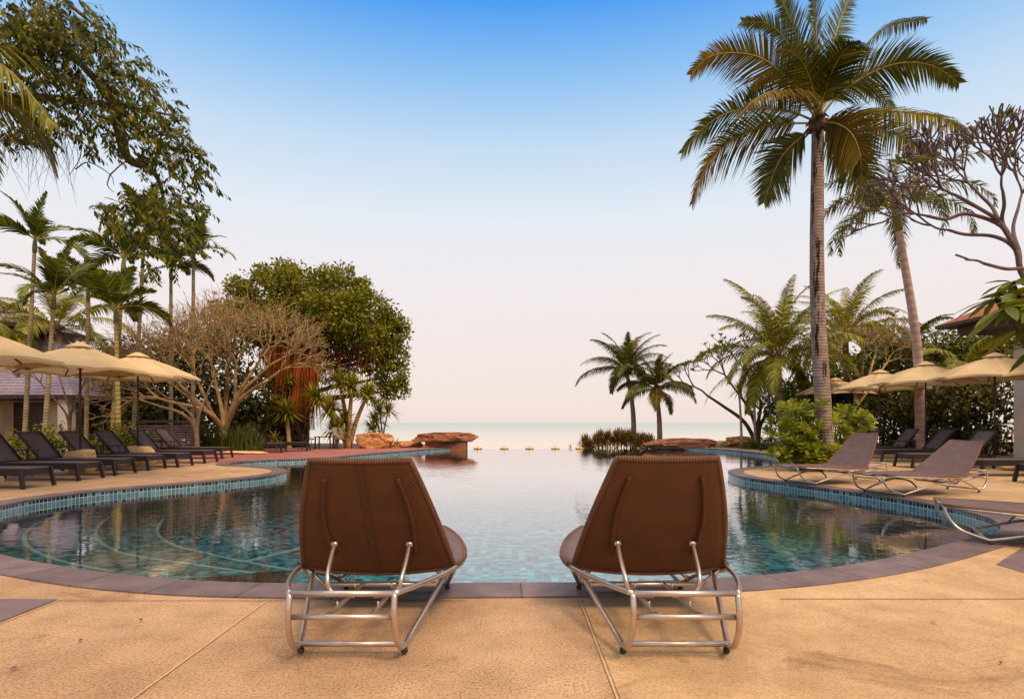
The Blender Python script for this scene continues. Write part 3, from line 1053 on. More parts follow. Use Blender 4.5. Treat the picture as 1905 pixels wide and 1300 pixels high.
    g = np.array(grid).reshape(-1, 3)
    e = MB()
    loop = [g[k] - np.array((0, 0, .010)) for k in rim]
    tube(e, loop + [loop[0]], .016, 8)
    e.build('woven_edge', M['wicker_trim'], seat)
    return t


steel_lounger('brown woven steel lounger seen from behind at the near edge, left of two', (-.795, 3.55, .013), 0, (-.45, .955), 1.0, .53, 'steel loungers at the near pool edge', True)
steel_lounger('brown woven steel lounger seen from behind at the near edge, right of two', (.812, 3.55, .013), 0, (-.45, .965), 1.0, .53, 'steel loungers at the near pool edge')
# side loungers: heads away from the pool
grp = 'steel loungers along the right pool edge'


def side_lounger(label, foot_near, ang, tp):
    """foot_near: ground point of the near front foot; the axis towards the head points at angle ang"""
    rz = ang + math.pi / 2                      # local -y (head) maps to (cos ang, sin ang)
    yfoot = 1.12
    loc = Vector((foot_near.x, foot_near.y, .013)) - Matrix.Rotation(rz, 3, 'Z') @ Vector((-.35, yfoot, 0)) * 1.0
    return steel_lounger(label, loc, rz, tp, 1.46, yfoot, grp)


side_lounger('steel-framed lounger with steeply raised mauve woven back beside the tall palm trunk', Vector((5.52, 10.75, 0)), R(20), (-.52, .93))
side_lounger('steel-framed lounger with half reclined mauve woven back at the right edge of the pool', Vector((6.02, 9.08, 0)), R(17), (-.66, .84))
side_lounger('steel-framed lounger cut by the right side of the photo, only its foot end in view', Vector((4.50, 5.56, 0)), R(-27), (-.66, .84))


# ------------------------------------------------------------------ dark wicker box loungers
def box_lounger():
    """local x: foot end at 0, head towards -x"""
    t = thing('wicker_lounger', 'dark wicker lounger', 'sun lounger')
    f = MB()
    for s in (-1, 1):
        box(f, (-1.01, s * .315, .285), (1.98, .035, .125))
    box(f, (-.028, 0, .285), (.035, .595, .125))
    box(f, (-1.98, 0, .285), (.035, .595, .125))
    f.build('frame', M['wicker_dark'], t)
    for s in (-1, 1):
        for (x0, x1) in ((-.035, .035), (-1.94, -2.02)):
            l = MB()
            bar(l, (x0, s * .335, .345), (x1, s * .345, 0), .05, .06)
            l.build('leg', M['wicker_dark'], t)
    g = [[(-1.66 + 1.655 * i / 10, .30 * (2 * j / 4 - 1), .352 - .008 * (1 - (j / 2 - 1) ** 2)) for j in range(5)] for i in range(11)]
    uv = [[(p[0] + 3, p[1] + 3) for p in r] for r in g]
    b = MB()
    grid_slab(b, g, .018, (0, 0, 1), 0, uv)
    b.build('seat', M['sling_grey'], t)
    hx, hz = -1.64, .365
    L, a = .74, R(50)
    g = [[(hx - L * i / 8 * math.cos(a), .295 * (2 * j / 4 - 1), hz + L * i / 8 * math.sin(a)) for j in range(5)] for i in range(9)]
    uv = [[(i * L / 8 + 3, p[1] + 3) for i, p in enumerate(r)] for r in g]
    uv = [[(i * L / 8 + 3, g[i][j][1] + 3) for j in range(5)] for i in range(9)]
    b = MB()
    grid_slab(b, g, .022, (1, 0, 1), 0, uv)
    bk = b.build('backrest', M['sling_grey'], t)
    e = MB()
    for s in (-1, 1):
        bar(e, (hx + .02, s * .312, hz - .02), (hx - L * math.cos(a), s * .312, hz - .01 + L * math.sin(a)), .034, .04)
    bar(e, (hx - L * math.cos(a), -.33, hz - .012 + L * math.sin(a)), (hx - L * math.cos(a), .33, hz - .012 + L * math.sin(a)), .04, .036)
    e.build('back_frame', M['wicker_dark'], bk)
    e = MB()
    for s in (-1, 1):
        bar(e, (hx - L * .6 * math.cos(a), s * .26, hz + L * .6 * math.sin(a) - .03), (hx - .30, s * .26, .22), .02, .02)
    box(e, (hx - .30, 0, .22), (.025, .56, .025))
    e.build('prop_bar', M['dark_wood'], t)
    return t


BL = box_lounger()
used = [False]


def put_lounger(x, y, rz, label, group):
    o = place(BL, not used[0], (x, y, .01), rz, label, group)
    used[0] = True
    return o


gl = 'dark wicker loungers in a row on the left terrace'
for (y, x, lab) in ((10.5, -8.43, 'nearest dark wicker lounger of the left row, only its foot end in view'),
                    (11.93, -8.52, 'dark wicker lounger second nearest in the left row, foot end beside the cut-off one'),
                    (13.1, -8.59, 'dark wicker lounger in the left row whose raised back is leftmost in view'),
                    (14.4, -8.67, 'dark wicker lounger in the left row whose back rises behind the middle umbrella pole'),
                    (15.4, -8.54, 'dark wicker lounger fifth from the near end of the left row'),
                    (16.9, -8.63, 'dark wicker lounger in the left row directly behind the pole of the bare-tree umbrella'),
                    (18.95, -9.15, 'dark wicker lounger at the far end of the left row before the slatted wall')):
    put_lounger(x, y, 0, lab, gl)
put_lounger(-8.75, 22.6, R(8), 'dark wicker lounger on the pink paving just right of the reed clump', 'far loungers on the pink paving')
put_lounger(-8.25, 23.9, R(10), 'dark wicker lounger on the pink paving beside the black sling chair', 'far loungers on the pink paving')
gr = 'dark wicker loungers in a row on the right terrace'
for (y, x, lab) in ((11.15, 9.80, 'dark wicker lounger cut by the right side of the photo, nearest of the right row'),
                    (12.85, 9.95, 'dark wicker lounger directly behind the half reclined steel one on the right'),
                    (15.15, 10.05, 'dark wicker lounger just left of the nearest umbrella pole on the right terrace'),
                    (17.5, 10.75, 'dark wicker lounger in the right row beside the tan stone and side table'),
                    (19.3, 10.95, 'dark wicker lounger in the right row partly behind the side table'),
                    (21.2, 11.0, 'furthest dark wicker lounger of the right row, behind the steep steel lounger')):
    put_lounger(x, y, R(180), lab, gr)
put_lounger(10.0, 23.2, R(195), 'dark wicker lounger foot end left of the bright green shrub beyond the inlet', gr)


# ------------------------------------------------------------------ side tables, chairs
def side_table():
    t = thing('side_table', 'dark side table', 'side table')
    b = MB()
    box(b, (0, 0, .565), (.68, .30, .025))
    b.build('table_top', M['wicker_dark'], t)
    for sx in (-1, 1):
        for sy in (-1, 1):
            l = MB()
            tube(l, cr([(sx * .30, sy * .12, .555), (sx * .305, sy * .12, .40), (sx * .24, sy * .11, .19), (sx * .12, sy * .08, .08), (sx * .22, sy * .11, .0)], 5), .011, 8)
            l.build('leg', M['dark_metal'], t)
    b = MB()
    tube(b, [(-.10, -.11, .07), (.10, .11, .07)], .009, 6)
    tube(b, [(-.10, .11, .07), (.10, -.11, .07)], .009, 6)
    b.build('brace', M['dark_metal'], t)
    return t


ST = side_table()
gt = 'dark side tables between the loungers'
for i, (x, y, rz, lab) in enumerate(((-10.45, 12.52, .0, 'dark side table at the left edge of the photo beside the nearest umbrella'),
                                     (-10.14, 14.90, .0, 'dark side table with curved legs in front of the middle left umbrella pole'),
                                     (-10.6, 17.9, .1, 'dark side table with curved legs in front of the slatted wall loungers'),
                                     (12.2, 18.4, .2, 'dark side table among the right terrace loungers'),
                                     (-10.1, 23.6, .1, 'dark side table beside the reed clump on the pink paving'))):
    place(ST, i == 0, (x, y, .01), rz, lab, gt)


def sling_chair(m):
    t = thing('sling_chair', '', 'chair')
    for s in (-1, 1):
        l = MB()
        tube(l, [(s * .29, -.28, 0), (s * .29, -.24, .40), (s * .29, .25, .62), (s * .28, .32, .60)], .014, 8)
        l.build('frame', M['dark_metal'], t)
        for (a, b) in (((s * .29, .26, .60), (s * .29, .30, 0)),):
            l = MB()
            tube(l, [a, b], .014, 8)
            l.build('leg', M['dark_metal'], t)
    g = [[(.27 * (j - 2) / 2, -.26 + .50 * i / 5, .42 - .03 * i / 5) for j in range(5)] for i in range(6)]
    b = MB()
    grid_slab(b, g, .015, (0, 0, 1), 0, [[(p[0] + 2, p[1] + 2) for p in r] for r in g])
    b.build('seat', m, t)
    g = [[(.27 * (j - 2) / 2, .24 + .16 * i / 5, .40 + .52 * i / 5) for j in range(5)] for i in range(6)]
    b = MB()
    grid_slab(b, g, .015, (0, -1, 0), 0, [[(p[0] + 2, p[2] + 2) for p in r] for r in g])
    b.build('backrest', m, t)
    return t


o = sling_chair(M['wicker_dark'])
o.location = (-8.75, 25.3, .012)
o.rotation_euler = (0, 0, R(125))
o['label'] = 'black sling armchair at the small table by the dracaenas'
o = sling_chair(M['sling_pale'])
o.location = (-7.35, 25.6, .012)
o.rotation_euler = (0, 0, R(45))
o['label'] = 'pale sling armchair at the small table by the dracaenas'
t = thing('cafe_table', 'low dark table between the black and the pale sling chairs', 'table', (-8.05, 25.4, .012))
b = MB()
box(b, (0, 0, .52), (.75, .62, .03))
b.build('table_top', M['wicker_dark'], t)
for sx in (-1, 1):
    for sy in (-1, 1):
        b = MB()
        bar(b, (sx * .31, sy * .25, .51), (sx * .33, sy * .27, 0), .045, .045)
        b.build('leg', M['dark_metal'], t)


# ------------------------------------------------------------------ umbrellas
def umbrella():
    t = thing('umbrella', '', 'umbrella')
    p = MB()
    tube(p, [(0, 0, 0), (0, 0, 2.95)], .024, 10)
    p.build('pole', M['dark_wood'], t)
    c = MB()
    Rr, zt, ze = 1.55, 2.98, 2.36
    nseg, nr = 8, 7
    sub = 6
    V, f = [], []
    for i in range(nr + 1):
        q = i / nr
        for k in range(nseg * sub):
            a = 2 * math.pi * k / (nseg * sub)
            w = (k % sub) / sub
            chord = math.cos(math.pi / nseg) / math.cos((w - .5) * 2 * math.pi / nseg)
            e = 4 * w * (1 - w)
            r = Rr * q * (chord * (1 - .075 * e * q * q))
            z = zt - (zt - ze) * q + .05 * math.sin(math.pi * q) - .05 * e * math.sin(math.pi * q) + .05 * e * q * q
            V.append((r * math.cos(a), r * math.sin(a), z))
    m_ = nseg * sub
    for k in range(m_):          # short valance hem
        x, y, z = V[nr * m_ + k]
        V.append((x * 1.004, y * 1.004, z - .055))
    f = [(i * m_ + k, i * m_ + (k + 1) % m_, (i + 1) * m_ + (k + 1) % m_, (i + 1) * m_ + k) for i in range(nr + 1) for k in range(m_)]
    c.add(V, f, 0, None, False)
    cn = c.build('canopy', M['canvas'], t)
    c = MB()
    V = []
    for (q, dz) in ((0.0, .045), (.5, .035), (1, .012)):
        for k in range(nseg * 4):
            a = 2 * math.pi * k / (nseg * 4)
            w = (k % 4) / 4
            r = .30 * q * (1 - .10 * 4 * w * (1 - w))
            V.append((r * math.cos(a), r * math.sin(a), zt + dz - .12 * q * .3 - .07 * q + .05))
    m_ = nseg * 4
    c.add(V, [(i * m_ + k, i * m_ + (k + 1) % m_, (i + 1) * m_ + (k + 1) % m_, (i + 1) * m_ + k) for i in range(2) for k in range(m_)], 0, None, False)
    c.build('vent_cap', M['canvas'], cn)
    h = MB()
    lathe(h, [(.0, 3.17), (.02, 3.16), (.032, 3.13), (.02, 3.10), (.035, 3.08), (.03, 3.05), (0.0, 3.05)], 10)
    h.build('finial', M['dark_wood'], t)
    h = MB()
    lathe(h, [(.026, 2.52), (.055, 2.52), (.06, 2.46), (.05, 2.42), (.026, 2.41)], 12)
    h.build('hub', M['dark_wood'], t)
    for k in range(8):
        a = 2 * math.pi * k / 8
        dx, dy = math.cos(a), math.sin(a)
        r = MB()
        bar(r, (dx * .04, dy * .04, zt - .03), (dx * Rr * .985, dy * Rr * .985, ze - .012), .02, .026)
        bar(r, (dx * .05, dy * .05, 2.47), (dx * .72, dy * .72, 2.66), .016, .018)
        r.build('rib', M['dark_wood'], t)
    return t


UM = umbrella()
for i, (x, y, rz, s, lab, g) in enumerate((
        (-10.16, 11.2, .15, .98, 'cream canvas umbrella cut by the left side of the photo', 'umbrellas over the left loungers'),
        (-10.04, 13.75, .05, .985, 'wide cream canvas umbrella in the middle of the three on the left terrace', 'umbrellas over the left loungers'),
        (-10.22, 16.15, .30, 1.0, 'cream canvas umbrella in front of the big bare tree on the left terrace', 'umbrellas over the left loungers'),
        (12.9, 15.8, .2, .985, 'cream umbrella nearest the white column on the right terrace, ribs showing beneath', 'umbrellas over the right loungers'),
        (12.66, 18.1, .35, .985, 'cream umbrella on the right terrace overlapped by the one nearest the column', 'umbrellas over the right loungers'),
        (13.0, 20.9, .1, .985, 'cream umbrella in the right row, immediately right of the one behind the trunk', 'umbrellas over the right loungers'),
        (13.5, 24.7, .25, .985, 'cream umbrella partly hidden behind the tall palm trunk', 'umbrellas over the right loungers'))):
    o = place(UM, i == 0, (x, y, .006), rz, lab, g)
    o.scale = (s, s, s)


# ------------------------------------------------------------------ rocks
def rock(name, label, c, s, seed, mat, flat=0.0, cat='rock', group=None, freq=1.4, amp=.35, rz=0.0, sub=5, bot=.6):
    bm = bmesh.new()
    bmesh.ops.create_icosphere(bm, subdivisions=sub, radius=1.0)
    off = Vector((seed * 7.3, seed * 3.1, seed * 1.7))
    rr = random.Random(seed)
    planes = [(Vector((rr.gauss(0, 1), rr.gauss(0, 1), rr.gauss(0, 1))).normalized(), rr.uniform(.72, 1.0)) for _ in range(22)]
    for v in bm.verts:
        d = v.co.normalized()
        k = min([1.25] + [h / d.dot(n_) for n_, h in planes if d.dot(n_) > .25])
        k *= 1 + amp * .55 * noise.fractal(d * freq + off, 1.0, 2.0, 5) - .35 * amp * (1 - min(1, 6 * abs(noise.noise(d * freq * 1.7 + off))))
        co = d * k
        co.z += .05 * math.floor(co.z * 5 + .8 * noise.noise(d * 2 + off)) * amp
        if co.z > .55 - flat:
            co.z = .55 - flat + (co.z - .55 + flat) * .35
        if co.z < -bot:
            co.z = -bot + (co.z + bot) * .2
        v.co = Vector((co.x * s[0], co.y * s[1], co.z * s[2]))
    me = bpy.data.meshes.new(name)
    bm.to_mesh(me)
    bm.free()
    me.materials.append(mat)
    o = bpy.data.objects.new(name, me)
    scene.collection.objects.link(o)
    o.location = c
    o.rotation_euler = (0, 0, rz)
    return tag(o, label, cat, group)


rock('boulder', 'large pale orange boulder on the pink paving at the foot of the dracaenas', (-6.1, 26.5, .30), (.86, .62, .62), 3, M['rock_orange'], .1)
rock('flat_rock', 'low flat orange rock between the boulder and the overhanging slab', (-4.75, 27.3, .14), (.75, .45, .26), 5, M['rock_orange'], .2)
rock('rock_slab', 'long red brown rock slab overhanging the pool on a tiled pier', (-2.95, 27.0, .47), (1.42, .85, .46), 9, M['rock_red'], .22, amp=.28, bot=.35)
rock('rock_slab', 'wide low brown rock slab at the right end of the overflow edge', (8.05, 27.7, .16), (1.72, .75, .40), 11, M['rock_red'], .15, amp=.28)
rock('boulder', 'orange rock among the slim stemmed dracaenas on the right', (10.9, 28.3, .22), (.72, .5, .45), 14, M['rock_orange'], .1)
rock('boulder', 'small tan rock tucked at the end of the low brown slab', (10.0, 28.2, .12), (.45, .35, .25), 15, M['rock_tan'], .1)
mb = MB()
box(mb, (-3.0, 27.15, .08), (1.85, .95, .60))
b = mb.build('rock_pier', M['rock_red'])
tag(b, 'short stone pier carrying the overhanging red rock slab', 'pier')
for (c, s, sd, lab) in (((-10.0, 13.75, .24), (.36, .20,.42), 21, 'tan stone between the loungers below the middle umbrella of the left terrace'),
                        ((-10.15, 16.15, .24), (.36, .24,.42), 22, 'tan stone between the loungers below the right umbrella of the left terrace'),
                        ((-10.0, 11.2, .24), (.30, .20,.42), 23, 'tan stone under the side table at the left edge of the photo'),
                        ((12.55, 17.9, .14), (.30, .22, .20), 24, 'tan stone at the foot of an umbrella pole on the right terrace'),
                        ((12.1, 14.2, .14), (.34, .24, .22), 25, 'tan stone behind the half reclined steel lounger')):
    rock('umbrella_base_stone', lab, c, s, sd, M['rock_tan'], 0, 'stone', 'tan stones by the umbrella poles', 1.1, .25, 0, 3)
rock('planter_edge', 'pale low stone kerb in front of the reed clump', (-10.3, 21.3, .06), (1.25, .22, .10), 31, M['rock_tan'], 0, 'kerb', None, 1.2, .2)

# ------------------------------------------------------------------ foliage builders
def frond(name, pts, parent, leaf=.8, width=.05, nl=42, droop=.35, roll=0.0, vee=.25, mat='coco_leaf', seed=0, fwd=.55, plume=0.0, rad=.022, start=.14, shag=.10):
    rng = random.Random(seed)
    c = resample(cr(pts, 8), nl + 1)
    T = np.gradient(c, axis=0)
    T /= np.linalg.norm(T, axis=1)[:, None] + 1e-9
    mb = MB()
    tube(mb, c[::2] if nl % 2 == 0 else c, [rad, rad * .6, rad * .15], 5, 1, False)
    quads, tris = [], []
    i0 = int(nl * start)
    for i in range(i0, nl + 1):
        q = i / nl
        t_ = (i - i0) / (nl - i0 + 1e-6)
        prof = min(1.0, .45 + t_ * 3.0) * (1 - .80 * max(0, t_ - .35) / .65)
        Tn = Vector(T[i])
        u = Vector((0, 0, 1)) - Tn * Tn.z
        if u.length < .12:
            u = Vector((0, -1, 0)) - Tn * (-Tn.y)
        u.normalize()
        bq = Tn.cross(u).normalized()
        if roll:
            rm = Matrix.Rotation(roll, 3, Tn)
            u = rm @ u
            bq = rm @ bq
        for s in (-1, 1):
            v_ = vee + (rng.uniform(-plume, plume) if plume else rng.uniform(-.12, .12))
            fw = fwd + .5 * q + rng.uniform(-.1, .1)
            d = (bq * s * math.cos(v_) + u * math.sin(v_) + Tn * fw).normalized()
            L = leaf * prof * rng.uniform(1 - shag * 2, 1 + shag)
            p0 = Vector(c[i])
            dr = droop * rng.uniform(.7, 1.3)
            p1 = p0 + d * L * .5 + Vector((0, 0, -dr * L * .14))
            p2 = p0 + d * L * .92 + Vector((0, 0, -dr * L * .6))
            w = (Tn - d * Tn.dot(d))
            if w.length < 1e-3:
                w = u
            w = w.normalized() * width * .5 * rng.uniform(.8, 1.15)
            quads += [p0 - w * .8, p0 + w * .8, p1 + w * .85, p1 - w * .85]
            tris += [p1 - w, p1 + w, p2]
    V = [tuple(x) for x in quads]
    # share vertices per leaflet so that each leaflet is one island
    verts, faces = [], []
    for k in range(len(quads) // 4):
        b_ = len(verts)
        verts += [tuple(quads[4 * k]), tuple(quads[4 * k + 1]), tuple(quads[4 * k + 2]), tuple(quads[4 * k + 3]), tuple(tris[3 * k + 2])]
        faces += [(b_, b_ + 1, b_ + 2, b_ + 3), (b_ + 3, b_ + 2, b_ + 4)]
    mb.add(verts, faces, 0, None, False)
    return mb.build(name, [M[mat], M['rachis']], parent)


def arc_path(o, az, e0, L, bend, n=9, pw=1.7):
    p = Vector(o)
    pts = [tuple(p)]
    for i in range(n):
        q = (i + .5) / n
        e = e0 - bend * q ** pw
        p = p + Vector((math.cos(az) * math.cos(e), math.sin(az) * math.cos(e), math.sin(e))) * (L / n)
        pts.append(tuple(p))
    return pts


def palm(label, base, top, r0, r1, nf, L, leaf, seed, mat='coco_leaf', trunk='coco_trunk_plain', e_hi=80, e_lo=-20, bend=(66, 105), width=.060, nl=74, name='coconut_palm',
         bow=0.0, shaft=0.0, group=None, droop=.85, plume=0.0, fwd=.6, lean_az=None, extra=None, roll=.5, fibre=True, pods=False, rad=.022):
    rng = random.Random(seed)
    base, top = Vector(base), Vector(top)
    t = thing(name, label, 'palm tree', base, 0, group)
    tl = top - base
    mid = tl * .5 + Vector((bow, 0, 0))
    mb = MB()
    c = cr([(0, 0, -.1), tuple(tl * .04), tuple(mid), tuple(tl)], 10)
    tube(mb, c, [r0 * 1.35, r0 * 1.05, r0, (r0 + r1) / 2, r1], 14)
    mb.build('trunk', M[trunk], t)
    ct = tl.copy()
    if shaft:
        mb = MB()
        d = (tl - mid).normalized()
        tube(mb, [tl - d * .02, tl + d * shaft * .3, tl + d * shaft * .8, tl + d * shaft], [r1 * 1.05, r1 * 1.35, r1 * 1.0, r1 * .55], 10)
        mb.build('crownshaft', M['crownshaft'], t)
        ct = tl + d * shaft * .9
    if fibre:
        mb = MB()
        for k in range(26):
            a = rng.uniform(0, 6.28)
            d = Vector((math.cos(a), math.sin(a), 0))
            p = ct + d * r1 * .8 + Vector((0, 0, rng.uniform(-.25, .1)))
            tube(mb, [p, p + d * .12 + Vector((0, 0, .02)), p + d * .25 + Vector((0, 0, -.12))], [.05, .035, .008], 5)
        lathe(mb, [(r1 * .95, -.3), (r1 * 1.2, -.1), (r1 * 1.25, .12), (r1 * .5, .35)], 10, 0, tuple(ct))
        mb.build('leaf_base_fibre', M['dead_fibre'], t)
    if pods:
        mb = MB()
        for k in range(26):
            a = rng.uniform(-.6, .6)
            p = tl + Vector((math.sin(a) * r1 * 1.2 + .06, -r1 * 1.3, -.05))
            tube(mb, [p, p + Vector((rng.uniform(-.04, .14), rng.uniform(-.12, .02), -.25)), p + Vector((rng.uniform(-.02, .16), rng.uniform(-.1, .02), -rng.uniform(.35, .7)))], [.02, .014, .008], 4)
        mb.build('seed_cluster', M['pod'], t)
    if extra:
        for k, (pl, kw) in enumerate(extra):
            frond('frond', [tuple(Vector(q) - base) for q in pl], t, seed=seed * 31 + k, **kw)
    for k in range(nf):
        az = k * 2.399 + rng.uniform(-.3, .3)
        q = (k + .5) / nf
        e0 = R(e_hi + (e_lo - e_hi) * q ** .9 + rng.uniform(-6, 6))
        bd = R(bend[0] + (bend[1] - bend[0]) * q + rng.uniform(-12, 12)) * (1.0 if e0 > 0 else .7)
        Lk = L * rng.uniform(.85, 1.1)
        pts = arc_path(ct + Vector((math.cos(az), math.sin(az), 0)) * r1 * .3, az, e0, Lk, bd)
        m_ = mat if rng.random() > .16 or mat not in ('coco_leaf',) else 'coco_yellow'
        frond('frond', pts, t, leaf, width, nl, droop, rng.uniform(-roll, roll), .2, m_, seed * 77 + k, fwd, plume, rad)
    return t


def leaf_quads(mb, C, D, Nn, L, Wd, mat=0):
    """diamond leaves bent once along the middle; one island each"""
    C, D, Nn = np.asarray(C), np.asarray(D), np.asarray(Nn)
    D = D / (np.linalg.norm(D, axis=1)[:, None] + 1e-9)
    S = np.cross(D, Nn)
    S /= np.linalg.norm(S, axis=1)[:, None] + 1e-9
    L = np.broadcast_to(np.asarray(L).reshape(-1, 1), (len(C), 1))
    Wd = np.broadcast_to(np.asarray(Wd).reshape(-1, 1), (len(C), 1))
    a = C
    b = C + D * L * .45 + S * Wd * .5
    c = C + D * L
    d = C + D * L * .45 - S * Wd * .5
    mb.arr(np.stack([a, b, c, d], axis=1).reshape(-1, 3), 4, mat)


def crown_leaves(mb, clumps, n, size, rs, mat=0, shell=.45, droop=.3, wr=.5):
    tot = sum(r ** 2 for _, r in clumps)
    for c, r in clumps:
        k = max(20, int(n * r * r / tot))
        d = rs.normal(size=(k, 3))
        d /= np.linalg.norm(d, axis=1)[:, None]
        rad = r * (shell + (1 - shell) * rs.random(k) ** .5) * (1 + .18 * rs.normal(size=k))
        pos = np.asarray(tuple(c)) + d * rad[:, None] * np.array([1, 1, .82])
        dirs = d + rs.normal(size=(k, 3)) * .7 + np.array([0, 0, -droop])
        nn = d * .6 + rs.normal(size=(k, 3)) * .6 + np.array([0, 0, .6])
        L = size * rs.uniform(.6, 1.3, k)
        leaf_quads(mb, pos, dirs, nn, L, L * wr, mat)


def bush(name, label, base, clumps, n, size, seed, mat='dark_leaf', cat='bush', group=None, stems=6, wr=.5, stem_mat='dark_bark', r=.03, droop=.3, flowers=None, shell=.3):
    rs = np.random.default_rng(seed)
    rng = random.Random(seed)
    t = thing(name, label, cat, base, 0, group)
    base = Vector(base)
    cl = [(Vector(c) - base, q) for c, q in clumps]
    mb = MB()
    for k in range(stems):
        c, q = cl[k % len(cl)]
        e = c + Vector((rng.uniform(-.4, .4), rng.uniform(-.4, .4), rng.uniform(-.3, .5))) * q
        s0 = Vector((rng.uniform(-.12, .12), rng.uniform(-.12, .12), -.05)) + Vector((c.x * .25, c.y * .25, 0))
        mdl = s0 * .5 + e * .5 + Vector((rng.uniform(-.15, .15), rng.uniform(-.1, .1), .1)) * q
        tube(mb, cr([s0, mdl, e], 5), [r, r * .7, r * .25], 6)
    mb.build('stems', M[stem_mat], t)
    mb = MB()
    crown_leaves(mb, cl, n, size, rs, 0, shell, droop, wr)
    mb.build('foliage', M[mat], t)
    if flowers:
        fm, nfl, fs = flowers
        mb = MB()
        for k in range(nfl):
            c, q = cl[rng.randrange(len(cl))]
            d = Vector((rng.uniform(-1, 1), rng.uniform(-1, .2), rng.uniform(-.2, 1))).normalized()
            p = c + d * q * 1.02
            C = [tuple(p)] * 5
            D = [(math.cos(a), math.sin(a), .3) for a in np.arange(5) * 1.257]
            leaf_quads(mb, C, np.array(D), np.array([(0, 0, 1.)] * 5), fs, fs * .7)
        mb.build('flowers', M[fm], t)
    return t


def fork(mb, p, d, L, r, depth, rng, tips, up=.25, spread=.62, kids=(2, 3), shrink=.78, rs=.72, jit=.15, flat=1.0, n=6):
    d = d.normalized()
    m = p + d * L * .5 + Vector((rng.uniform(-1, 1), rng.uniform(-1, 1), rng.uniform(-1, 1))) * L * .06
    e = p + d * L
    tube(mb, cr([p, m, e], 3), [r, r * .9, r * (.82 if depth else .95)], n, 0, True)
    if depth == 0:
        tips.append((e, d))
        return
    k = rng.choice(kids)
    a0 = rng.uniform(0, 6.28)
    x = d.orthogonal().normalized()
    y = d.cross(x)
    for i in range(k):
        a = a0 + 6.283 * i / k + rng.uniform(-.3, .3)
        s = spread * rng.uniform(.7, 1.25)
        nd_ = d * math.cos(s) + (x * math.cos(a) + y * math.sin(a)) * math.sin(s) + Vector((0, 0, up * rng.uniform(.5, 1.3)))
        nd_.z *= flat
        fork(mb, e, nd_, L * shrink * rng.uniform(1 - jit, 1 + jit), r * rs, depth - 1, rng, tips, up, spread, kids, shrink, rs, jit, flat, n)


def rosette(mb, c, axis, n, L, w, rng, mat=0, spread=(10, 115), droop=.25):
    """sword-leaf head: narrow blades radiating from c"""
    axis = Vector(axis).normalized()
    x = axis.orthogonal().normalized()
    y = axis.cross(x)
    verts, faces = [], []
    for k in range(n):
        a = k * 2.399 + rng.uniform(-.2, .2)
        th = R(spread[0] + (spread[1] - spread[0]) * ((k + .5) / n) ** .8)
        d = axis * math.cos(th) + (x * math.cos(a) + y * math.sin(a)) * math.sin(th)
        Lk = L * rng.uniform(.8, 1.1)
        s = d.cross(axis)
        if s.length < .05:
            s = x
        s = s.normalized() * w * .5
        p0 = Vector(c)
        p1 = p0 + d * Lk * .5
        p2 = p0 + d * Lk + Vector((0, 0, -droop * Lk * math.sin(th)))
        b_ = len(verts)
        verts += [tuple(p0 - s * .6), tuple(p0 + s * .6), tuple(p1 + s), tuple(p1 - s), tuple(p2)]
        faces += [(b_, b_ + 1, b_ + 2, b_ + 3), (b_ + 3, b_ + 2, b_ + 4)]
    mb.add(verts, faces, mat, None, False)


def dracaena(label, base, heads, n, L, w, seed, mat='drac_leaf', bark='orange_bark', r=.06, group=None, name='dracaena'):
    """heads: points of the leaf heads; stems run from the base to each"""
    rng = random.Random(seed)
    base = Vector(base)
    t = thing(name, label, 'dracaena', base, 0, group)
    mb = MB()
    hd = MB()
    for k, h in enumerate(heads):
        h = Vector(h) - base
        s0 = Vector((rng.uniform(-.1, .1), rng.uniform(-.1, .1), -.05))
        m = s0.lerp(h, .5) + Vector((-h.x * .12, 0, 0))
        tube(mb, cr([s0, m, h], 6), [r, r * .85, r * .6], 8)
        rosette(hd, h, (h - m).normalized() + Vector((0, 0, .5)), n, L, w, rng)
    mb.build('trunk', M[bark], t)
    hd.build('leaf_heads', M[mat], t)
    return t


# ------------------------------------------------------------------ the tall coconut palm on the right peninsula
YB = 14.5


def Z3(x, y, dy=0.0):      # a point read off an enlarged view of this palm's crown, at its own depth
    return P(1220 + x / 2.781, y / 2.781, YB + dy)


